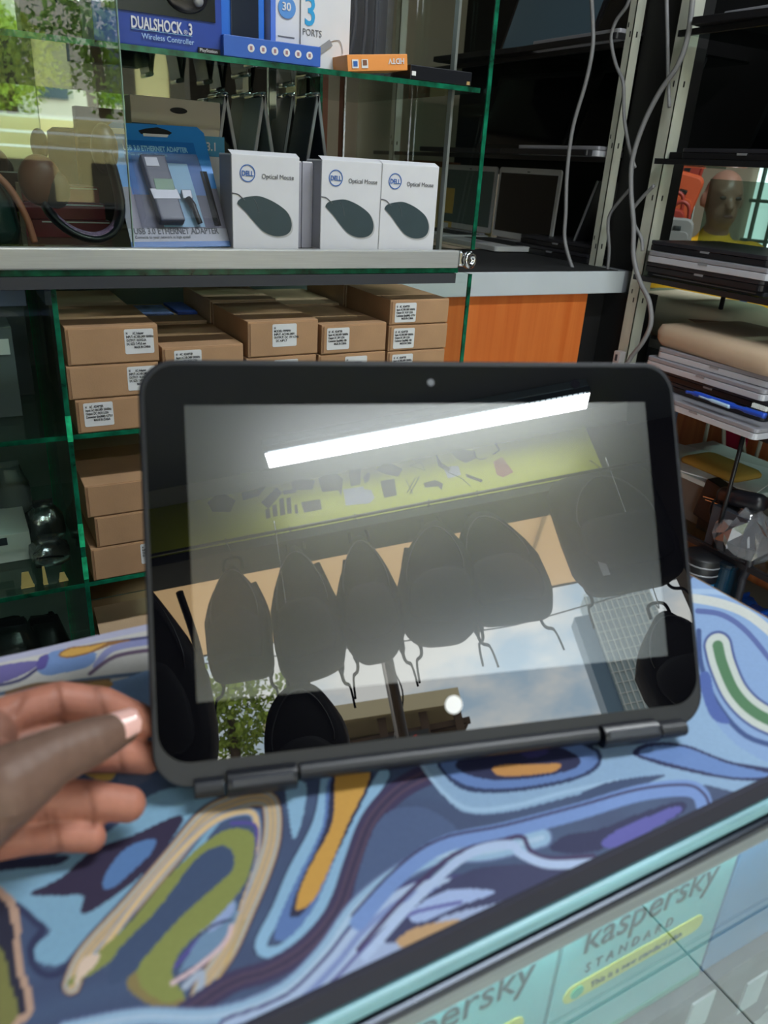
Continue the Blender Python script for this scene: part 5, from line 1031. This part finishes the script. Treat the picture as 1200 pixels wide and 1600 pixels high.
# ---- grey cables hanging round the uprights
CBL = mat('cable_grey', (126, 126, 128), .5)
def hang(P, r, x, lab): tag(MB().tube(spline([atx(u, v, x+.0*i) for i, (u, v) in enumerate(P)], 6), r, 8).build('hanging_cable', CBL, smooth=True), lab, 'cable', 'grey cables hanging by the shelving')
hang([(922, -40), (926, 30), (926, 75), (915, 130), (895, 200), (886, 270), (884, 330), (882, 370), (888, 400), (896, 423)], .0048, 1.42, 'grey cable hanging furthest left, in front of the far laptops')
hang([(988, -20), (980, 8), (962, 34), (955, 62), (962, 100), (974, 130), (975, 180), (983, 230), (992, 262)], .0042, 1.49, 'grey cable looping left of the first upright and over it')
hang([(1085, -30), (1076, 50), (1060, 100), (1030, 145), (1005, 195), (988, 250), (986, 300), (990, 350), (990, 400), (1000, 440), (1014, 470), (1017, 505), (1004, 535), (985, 560), (965, 600)], .0058, 1.475, 'thick grey cable crossing the second upright and curling at its foot')
hang([(1022, 290), (1004, 308), (988, 330), (992, 352), (1002, 372), (1004, 392)], .0042, 1.49, 'short grey cable branching off the thick one beside the second upright')
hang([(984, 296), (968, 314), (953, 335), (950, 355), (952, 390), (949, 424)], .0042, 1.50, 'grey cable dropping to the white slab between the two uprights')
hang([(1041, -20), (1043, 60), (1044, 120), (1046, 168)], .0042, 1.50, 'straight grey cable high between the two uprights')
cl_ = thing('cable_clip', 'small white cable clip at the foot of the second upright', 'clip', atx(965, 555, 1.49)); q_ = atx(963, 556, 1.495); MB().box(q_[0], q_[0]+.02, q_[1]-.012, q_[1]+.010, q_[2]-.03, q_[2]+.012).build('body', mat('clip_white', (190, 186, 186), .5), cl_, bevel=.002); MB().box(q_[0]-.002, q_[0], q_[1]-.004, q_[1]+.002, q_[2]-.012, q_[2]+.004).build('slot', DARKG, cl_)

# ================================================================ bottom shelf clutter (z = -.775) and below
LS = -.775
fr_ = thing('folding_rack', 'white metal folding rack standing at the back of the bottom shelf', 'frame', (1.85, 1.15, LS))
WF = mat('frame_white', (170, 166, 150), .5)
for (u0, v0, u1, v1, x) in ((1112, 660, 1088, 745, 1.92), (1131, 664, 1131, 728, 1.86), (1196, 690, 1170, 745, 1.9), (1160, 690, 1165, 735, 1.93)):
    a, b = atx(u0, v0-25, x), atx(u1, v1+8, x); MB().tube([a, b], .0055, 8).build('leg', WF, fr_, smooth=True)
a, b = atx(1062, 748, 1.86), atx(1172, 765, 1.86); MB().tube([a, b], .0055, 8).build('cross_bar', WF, fr_, smooth=True)
rd = thing('red_booklet', 'crimson booklet standing between the white frame legs', 'booklet', atx(1145, 710, 1.95)); a, b = atx(1134, 664, 1.95), atx(1158, 720, 1.95); MB().box(1.95, 1.958, b[1], a[1], b[2]-.04, a[2]+.05).build('cover', mat('crimson', (176, 20, 62), .5), rd); MB().box(1.951, 1.957, b[1]+.001, a[1]-.001, b[2]-.0405, a[2]+.0495).build('pages', PAPER, rd)
pt = thing('white_tray', 'grey-white paper tray on the bottom shelf holding a yellow envelope', 'tray', (1.7, 1.2, -.66))
MB().box(1.55, 1.85, 1.03, 1.36, -.668, -.655).build('tray', mat('tray_grey', (186, 190, 188), .6), pt, bevel=.003); MB().box(1.57, 1.83, 1.05, 1.34, LS, -.668).build('stand', mat('tray_stand', (110, 100, 92), .6), pt); MB().obox((1.66, 1.2, -.652), ((.9, .3, 0), (-.3, .9, 0), (0, 0, 1)), (.11, .15, .0015)).build('sheet', PAPER, pt)
ye = thing('yellow_envelope', 'mustard padded envelope lying on the white tray', 'envelope', (1.66, 1.17, -.65)); ring = [[(1.66+x*s, 1.18+y*s, -.650+z) for x, y in rrect(.12, .17, .02, 4)] for z, s in ((0, 1), (.006, 1.01), (.013, .93), (.017, .7))]; MB().loft(ring).build('envelope', mat('mustard', (176, 140, 62), .7), ye, smooth=True); MB().box(1.63, 1.69, 1.24, 1.243, -.637, -.634).build('flap_edge', mat('mustard_dark', (140, 108, 44), .7), ye)
adp = thing('power_adapter', 'black square power adapter with plug pins on the bottom shelf', 'adapter', (1.56, 1.08, LS)); c_ = atx(1098, 792, 1.56)
MB().obox((1.57, 1.10, -.70), ((0, .98, .17), (0, -.17, .98), (1, 0, 0)), (.040, .052, .022)).build('body', BLACK, adp, bevel=.006); MB().box(1.55, 1.59, 1.06, 1.13, LS, -.745).build('foot', BLACK, adp, bevel=.003)
for k in (0, 1): MB().tube([atx(1099+3*k, 776+5*k, 1.545), atx(1120+2*k, 782+6*k, 1.545)], .002, 6).build('plug_pin', CHROME, adp)
cab2 = tag(MB().tube(spline([atx(u, v, 1.55) for u, v in ((1120, 786), (1140, 792), (1146, 815), (1128, 840), (1116, 822), (1130, 802), (1142, 822), (1140, 848), (1118, 838), (1112, 826), (1138, 812))], 6), .0022, 6).build('coiled_cable', BLACK, smooth=True), 'thin black cable coiled between the adapter and the plastic bags', 'cable')
spk = thing('black_cylinder', 'black cylindrical power brick lying right of the adapter on the bottom shelf', 'power brick', atx(1165, 775, 1.53)); a, b = atx(1129, 760, 1.53), atx(1199, 772, 1.53); a2, b2 = a-[0, 0, .02], b-[0, 0, .024]; MB().tube([a2, a2*.9+b2*.1, b2*.9+a2*.1, b2], [.016, .021, .021, .016], 16).build('body', mat('brick_black', (28, 28, 34), .3), spk, smooth=True); MB().tube(spline([a2, a2+[-.01, .01, -.04], a2+[-.01, -.02, -.09]]), .003, 8).build('lead', BLACK, spk, smooth=True); MB().box(1.50, 1.56, min(a[1], b[1])+.01, max(a[1], b[1])-.01, LS, a2[2]-.018).build('carton_under', DARKG, spk)
def bagshape(cx, cy, cz, w, d, h, name, lab, seed, m=BAGFILM):
    t = thing(name, lab, 'bag', (cx, cy, cz), 0, 'clear plastic bags on the bottom shelf'); r = np.random.default_rng(seed); R_ = []
    for i, s in enumerate((.7, 1.0, 1.02, .85, .5, .25)):
        R_.append([(cx+math.cos(a)*w/2*s*(1+.13*r.normal()), cy+math.sin(a)*d/2*s*(1+.13*r.normal()), cz+h*i/5+.006*r.normal()*(i > 0)) for a in np.linspace(0, 2*math.pi, 18, endpoint=False)])
    MB().loft(R_).build('film', m, t)
    for k in range(3): MB().tube(spline([(cx-w*.3, cy-d*.3+.03*k, cz+.014), (cx, cy+.02*k, cz+h*.5), (cx+w*.1, cy+d*.3, cz+h*.3+.01*k)]), .003, 6).build('cable_inside', (PAPER, DARKG, WHITE)[k], t, smooth=True)
    return t
bagshape(1.53, .98, LS, .11, .14, .12, 'plastic_bag', 'crumpled clear plastic bag with cables on the bottom shelf front', 3); bagshape(1.60, .86, LS, .12, .12, .16, 'plastic_bag', 'larger crumpled clear plastic bag at the right picture edge', 5)
bagshape(1.62, 1.22, LS, .07, .08, .09, 'plastic_bag', 'small clear plastic bag peeping out beside the tablet edge', 8)
# things standing on the floor-level ledge below
FL2 = -1.05
led = thing('low_bench', 'low grey bench under the shelving carrying the cup and the blue bags', 'bench', (1.6, .9, FLZ)); MB().box(1.35, 1.95, .3, 1.42, FL2-.02, FL2).build('board', mat('bench_grey', (96, 92, 88), .7), led)
for x, y in ((1.38, .33), (1.38, 1.38), (1.9, .33), (1.9, 1.38)): MB().box(x-.02, x+.02, y-.02, y+.02, FLZ, FL2-.02).build('leg', DARKG, led)
cp = thing('travel_cup', 'light blue cup with a black ribbed lid below the shelf, beside the tablet', 'cup', (1.47, 1.06, FL2)); c_ = atx(1091, 905, 1.47)
cy_ = c_[1]; MB().lathe([(.030, FL2), (.034, FL2+.08), (.041, -.846), (.041, -.842)], (1.47, cy_, 0)).build('body', mat('cup_blue', (40, 130, 190), .4), cp, smooth=True); MB().lathe([(.042, -.845), (.044, -.84), (.044, -.79), (.041, -.785)], (1.47, cy_, 0)).build('lid', BLACK, cp, smooth=True)
for z in (-.825, -.805): MB().lathe([(.0445, z), (.0455, z+.002), (.0445, z+.004)], (1.47, cy_, 0), caps=False).build('lid_ring', SILVER, cp, smooth=True)
nv = thing('navy_tub', 'smoky navy plastic tub standing right of the light blue cup', 'tub', (1.52, .98, FL2)); c_ = atx(1122, 890, 1.50); MB().loft([[(1.52+x*s, c_[1]+y*s, z) for x, y in rrect(.09, .085, .015, 4)] for z, s in ((FL2, .8), (-.80, 1.0), (-.796, 1.03), (-.79, 1.03))]).build('tub', mat('navy_plastic', (18, 48, 66), .25), nv, smooth=False, bevel=.001); MB().prism([(1.52+x, c_[1]+y, -.792) for x, y in rrect(.096, .092, .015, 4)], (0, 0, .006)).build('rim', mat('navy_rim', (12, 26, 36), .3), nv)
BLB = mat('blue_bag_film', (22, 74, 168), .3, bump=.8, bscale=30)
packet(1.50, .88, FL2, .20, .16, .17, 'blue_bag', BLB, 'bright blue plastic bag at the right edge below the shelf', 'bag', 'blue plastic bags below the shelf', 6); packet(1.60, 1.0, FL2, .14, .12, .13, 'blue_bag', BLB, 'darker blue plastic bag behind, beside the navy tub', 'bag', 'blue plastic bags below the shelf', 6)
bs = thing('black_strap', 'bent black strap standing between the navy tub and the blue bag', 'strap', (1.5, .95, FL2)); MB().tube(spline([atx(u, v, 1.50) for u, v in ((1172, 858), (1170, 885), (1160, 905), (1158, 915))]+[np.array([1.5, .93, FL2+.01])]), .009, 8).build('band', mat('strap_dark', (34, 34, 40), .5), bs, smooth=True); MB().box(1.485, 1.515, .915, .945, FL2, FL2+.02).build('buckle', DARKG, bs)

# ================================================================ beyond the shelving: the man, hanging handbags, bright window
def person(cx, cy, ground, facing, lab):
    # seated figure built upright; local frame: f = the way he faces
    f = np.array([math.cos(facing), math.sin(facing), 0]); l = np.array([-f[1], f[0], 0]); C0 = np.array([cx, cy, 0.0])
    g = lambda a, b, z: C0+f*a+l*b+np.array([0, 0, z])
    hz = HEADZ
    B = MB()
    caps(B, [g(-.02, 0, hz-.98+.20), g(-.01, 0, hz-.48), g(0, 0, hz-.30)], [.15, .155, .15]); caps(B, [g(0, -.15, hz-.25), g(0, .15, hz-.25)], [.085, .085])
    caps(B, [g(0, 0, hz-.26), g(.01, 0, hz-.12)], [.06, .055])
    for s in (-1, 1):
        caps(B, [g(0, s*.19, hz-.26), g(.05, s*.24, hz-.60), g(.24, s*.20, hz-.72)], [.065, .05, .038]); caps(B, [g(.24, s*.20, hz-.72), g(.32, s*.18, hz-.74)], [.038, .03])
        for k in range(5): caps(B, [g(.34, s*(.18-.045*s*0)+.018*(k-2), hz-.745), g(.40-.01*abs(k-2), s*.18+.02*(k-2), hz-.765)], [.010, .008], seg=8)
        caps(B, [g(0, s*.09, hz-.86), g(.40, s*.12, hz-.84), g(.42, s*.12, ground+.09)], [.10, .07, .045]); caps(B, [g(.42, s*.12, ground+.05), g(.54, s*.12, ground+.035)], [.045, .035])
    # head: skull, jaw, nose, ears, brow
    B.ell(g(.005, 0, hz+.015), .096, .074, .100, 22, 16, (f, l, (0, 0, 1))); B.ell(g(.03, 0, hz-.05), .072, .060, .070, 20, 12, (f, l, (0, 0, 1)))
    caps(B, [g(.095, 0, hz+.0), g(.112, 0, hz-.028)], [.012, .017], seg=10); B.ell(g(.093, 0, hz-.060), .014, .026, .012, 12, 8, (f, l, (0, 0, 1)))
    for s in (-1, 1): B.ell(g(0, s*.080, hz-.005), .018, .010, .030, 12, 8, (f, l, (0, 0, 1))); B.ell(g(.082, s*.032, hz+.028), .016, .022, .008, 12, 8, (f, l, (0, 0, 1)))
    me = remesh(B, .009, 3); me.materials.append(mat('dark_skin', (150, 116, 98), .4)); me.name = 'person'
    o = bpy.data.objects.new('person', me); COL.objects.link(o); WM[o.name] = Matrix(); tag(o, lab, 'person')
    S = MB(); caps(S, [g(-.02, 0, hz-.98+.24), g(-.01, 0, hz-.48), g(0, 0, hz-.29)], [.163, .170, .162]); caps(S, [g(0, -.16, hz-.25), g(0, .16, hz-.25)], [.098, .098]); caps(S, [g(.0, 0, hz-.20), g(-.005, 0, hz-.155)], [.085, .068])
    for s in (-1, 1): caps(S, [g(0, s*.19, hz-.26), g(.04, s*.235, hz-.52)], [.080, .068])
    ms = remesh(S, .010, 3); ms.materials.append(mat('yellow_tee', (214, 170, 24), .8)); ms.name = 'shirt'; so = bpy.data.objects.new('shirt', ms); COL.objects.link(so); so.parent = o
    T = MB()
    for s in (-1, 1): caps(T, [g(0, s*.09, hz-.86), g(.40, s*.12, hz-.84), g(.42, s*.12, ground+.16)], [.112, .085, .065])
    caps(T, [g(-.02, -.05, hz-.84), g(-.02, .05, hz-.84)], [.15, .15]); mt_ = remesh(T, .012, 3); mt_.materials.append(mat('dark_trousers', (36, 40, 54), .8)); mt_.name = 'trousers'; to = bpy.data.objects.new('trousers', mt_); COL.objects.link(to); to.parent = o
    for s in (-1, 1): MB().ell(g(.095, s*.031, hz+.008), .006, .014, .007, 12, 8, (f, l, (0, 0, 1))).build('eye', mat('eye_dark', (30, 26, 26), .3), o, smooth=True)
    MB().ell(g(.108, 0, hz-.062), .004, .022, .006, 12, 8, (f, l, (0, 0, 1))).build('mouth', mat('lips', (88, 52, 48), .5), o, smooth=True)
    MB().tube(spline([g(-.02, .11, hz-.19), g(.13, .13, hz-.32), g(.17, .10, hz-.6), g(.16, .06, hz-.8)]), .016, 8).build('blue_strap', mat('strap_blue', (44, 72, 120), .6), o, smooth=True)
    return o
hd_ = atd(1128, 312, 3.2); HEADZ = float(hd_[2]); fc = math.atan2(-hd_[1], -hd_[0])
person(hd_[0], hd_[1], FLZ, fc+.35, 'bald man in a yellow T-shirt with a blue strap, seen through the shelving gap')
st_ = thing('stool', 'dark round stool the man in yellow sits on', 'stool', (hd_[0], hd_[1], FLZ)); sz = HEADZ-.98
MB().lathe([(.17, sz-.04), (.18, sz-.02), (.17, sz)], (hd_[0], hd_[1], 0)).build('seat', BLACK, st_, smooth=True)
for k in range(4): a = k*math.pi/2+.6; MB().tube([(hd_[0]+.12*math.cos(a), hd_[1]+.12*math.sin(a), sz-.03), (hd_[0]+.18*math.cos(a), hd_[1]+.18*math.sin(a), FLZ)], .014, 8).build('leg', CHROME, st_, smooth=True)
wl = thing('rear_partition', 'cream partition wall behind the man in yellow', 'partition', (3.3, 2.4, FLZ)); W0 = atd(1010, 300, 4.3); W1 = atd(1168, 300, 4.35)
dd = (W1-W0)[:2]/np.linalg.norm((W1-W0)[:2]); MB().prism([(W0[0]-dd[0]*.6, W0[1]-dd[1]*.6, FLZ), (W1[0], W1[1], FLZ), (W1[0]+.05, W1[1]+.05, FLZ), (W0[0]-dd[0]*.6+.05, W0[1]-dd[1]*.6+.05, FLZ)], (0, 0, FLZ*-1+1.0)).build('panel', mat('partition_cream', (206, 190, 158), .8), wl); MB().prism([(W0[0]-dd[0]*.6-.004, W0[1]-dd[1]*.6-.004, -.9), (W1[0]-.004, W1[1]-.004, -.9), (W1[0], W1[1], -.9), (W0[0]-dd[0]*.6, W0[1]-dd[1]*.6, -.9)], (0, 0, .03)).build('rail', BRN, wl)
OR = mat('handbag_orange', (190, 84, 44), .5, noise=.08, nscale=10); OR2 = mat('handbag_red', (150, 54, 40), .5)
def handbag(u, v, d, w, h, m, lab, rl=.2):
    c = atd(u, v, d); r = ray(u, v); vw = np.array([r[0], r[1], 0]); vw /= np.linalg.norm(vw); sx_ = np.array([vw[1], -vw[0], 0]); upv = np.array([0, 0, 1.])*math.cos(rl)+sx_*math.sin(rl); sx2 = np.cross(vw, upv)*-1
    t = thing('handbag', lab, 'bag', c-[0, 0, h/2], 0, 'handbags hanging beyond the shelving')
    MB().loft([[c+sx2*x*s+upv*y*s+vw*z for x, y in rrect(w, h, .03, 4)] for z, s in ((-.035, .9), (-.02, 1), (.02, 1), (.035, .9))]).build('body', m, t, smooth=False, bevel=.002)
    MB().loft([[c+sx2*x*s+upv*(y-h*.14)*s+vw*z for x, y in rrect(w*.8, h*.5, .02, 4)] for z, s in ((-.055, .9), (-.036, 1))]).build('front_pocket', m, t)
    MB().tube(spline([c+sx2*w*.3+upv*h*.48, c+sx2*w*.22+upv*h*.85, c+upv*h*.98, c-sx2*w*.22+upv*h*.85, c-sx2*w*.3+upv*h*.48]), .007, 8).build('handle', OR2, t, smooth=True); MB().obox(c+upv*h*.2-vw*.037, (sx2, upv, vw), (w*.12, .008, .003)).build('buckle', CHROME, t); return t
handbag(1060, 318, 3.2, .13, .24, OR, 'orange leather handbag hanging in the see-through gap'); handbag(1068, 278, 3.3, .12, .18, OR2, 'dark red handbag hanging behind and above the orange one'); handbag(1046, 350, 3.1, .10, .12, OR2, 'small red-brown purse low beside the upright', .1); handbag(1056, 366, 3.0, .12, .12, mat('handbag_grey', (132, 136, 132), .6), 'grey-green handbag under the orange one in the gap', 0)
rk = thing('bag_rack', 'steel rack the orange handbags hang from beyond the shelving', 'rack', atd(1060, 260, 3.25)*[1, 1, 0]+[0, 0, FLZ]); a = atd(1030, 238, 3.3); b = atd(1100, 232, 3.4); MB().tube([a, b], .008, 8).build('rail', CHROME, rk, smooth=True); MB().tube([a, [a[0], a[1], FLZ]], .012, 8).build('post', CHROME, rk, smooth=True); MB().tube([b, [b[0], b[1], FLZ]], .012, 8).build('post', CHROME, rk, smooth=True)
# bright window at the right, made as a glowing panel
w0, w1 = atd(1168, 320, 4.2), atd(1260, 320, 4.0); d2 = (w1-w0)[:2]/np.linalg.norm((w1-w0)[:2]); nn2 = np.array([-d2[1], d2[0]])
wi = thing('bright_window', 'bright white window with green frames right of the man, made as a glowing panel', 'showcase', (w0[0], w0[1], FLZ))
MB().prism([(w0[0], w0[1], FLZ), (w1[0], w1[1], FLZ), (w1[0]+.06, w1[1]+.06, FLZ), (w0[0]+.06, w0[1]+.06, FLZ)], (0, 0, 1.5)).build('light_panel', mat('lit_panel', (214, 240, 236), .5, emit=1.4), wi)
for k in range(3): p_ = w0+(w1-w0)*(.15+.3*k); MB().tube([[p_[0]-.03, p_[1]-.03, FLZ], [p_[0]-.03, p_[1]-.03, .22]], .012, 6).build('mullion', mat('mullion_green', (70, 110, 96), .5), wi)
for z in (-.25, -.05, .12): MB().tube([[w0[0]-.03, w0[1]-.03, z], [w1[0]-.03, w1[1]-.03, z]], .010, 6).build('mullion', MATS['mullion_green'], wi)
# teal-and-navy storage beyond the lower gap
tk = thing('rear_storage', 'dark teal cupboard with a pale yellow strip seen through the lower gap', 'cupboard', atd(1120, 480, 3.75)*[1, 1, 0]+[0, 0, FLZ]); c_ = atd(1120, 470, 3.75)
MB().obox((c_[0], c_[1]-.1, FLZ+.42), ((.5, -.86, 0), (.86, .5, 0), (0, 0, 1)), (.75, .1, .42)).build('carcass', mat('teal_dark', (46, 74, 78), .5), tk, bevel=.004)
for k in range(4): cc3 = np.array([c_[0], c_[1]-.1, FLZ+.6])+np.array([.5, -.86, 0])*(-.54+.36*k)-np.array([.86, .5, 0])*.104; MB().obox(cc3, ((.5, -.86, 0), (.86, .5, 0), (0, 0, 1)), (.17, .006, .2)).build('door', mat('teal_door_%d' % (k % 2), ((56, 88, 88), (40, 56, 84))[k % 2], .5), tk, bevel=.002)
# ---------------------------------------------------------------- lift everything so that the shop floor is z = 0
for o in bpy.data.objects:
    if o.parent is None: o.location.z += CZ
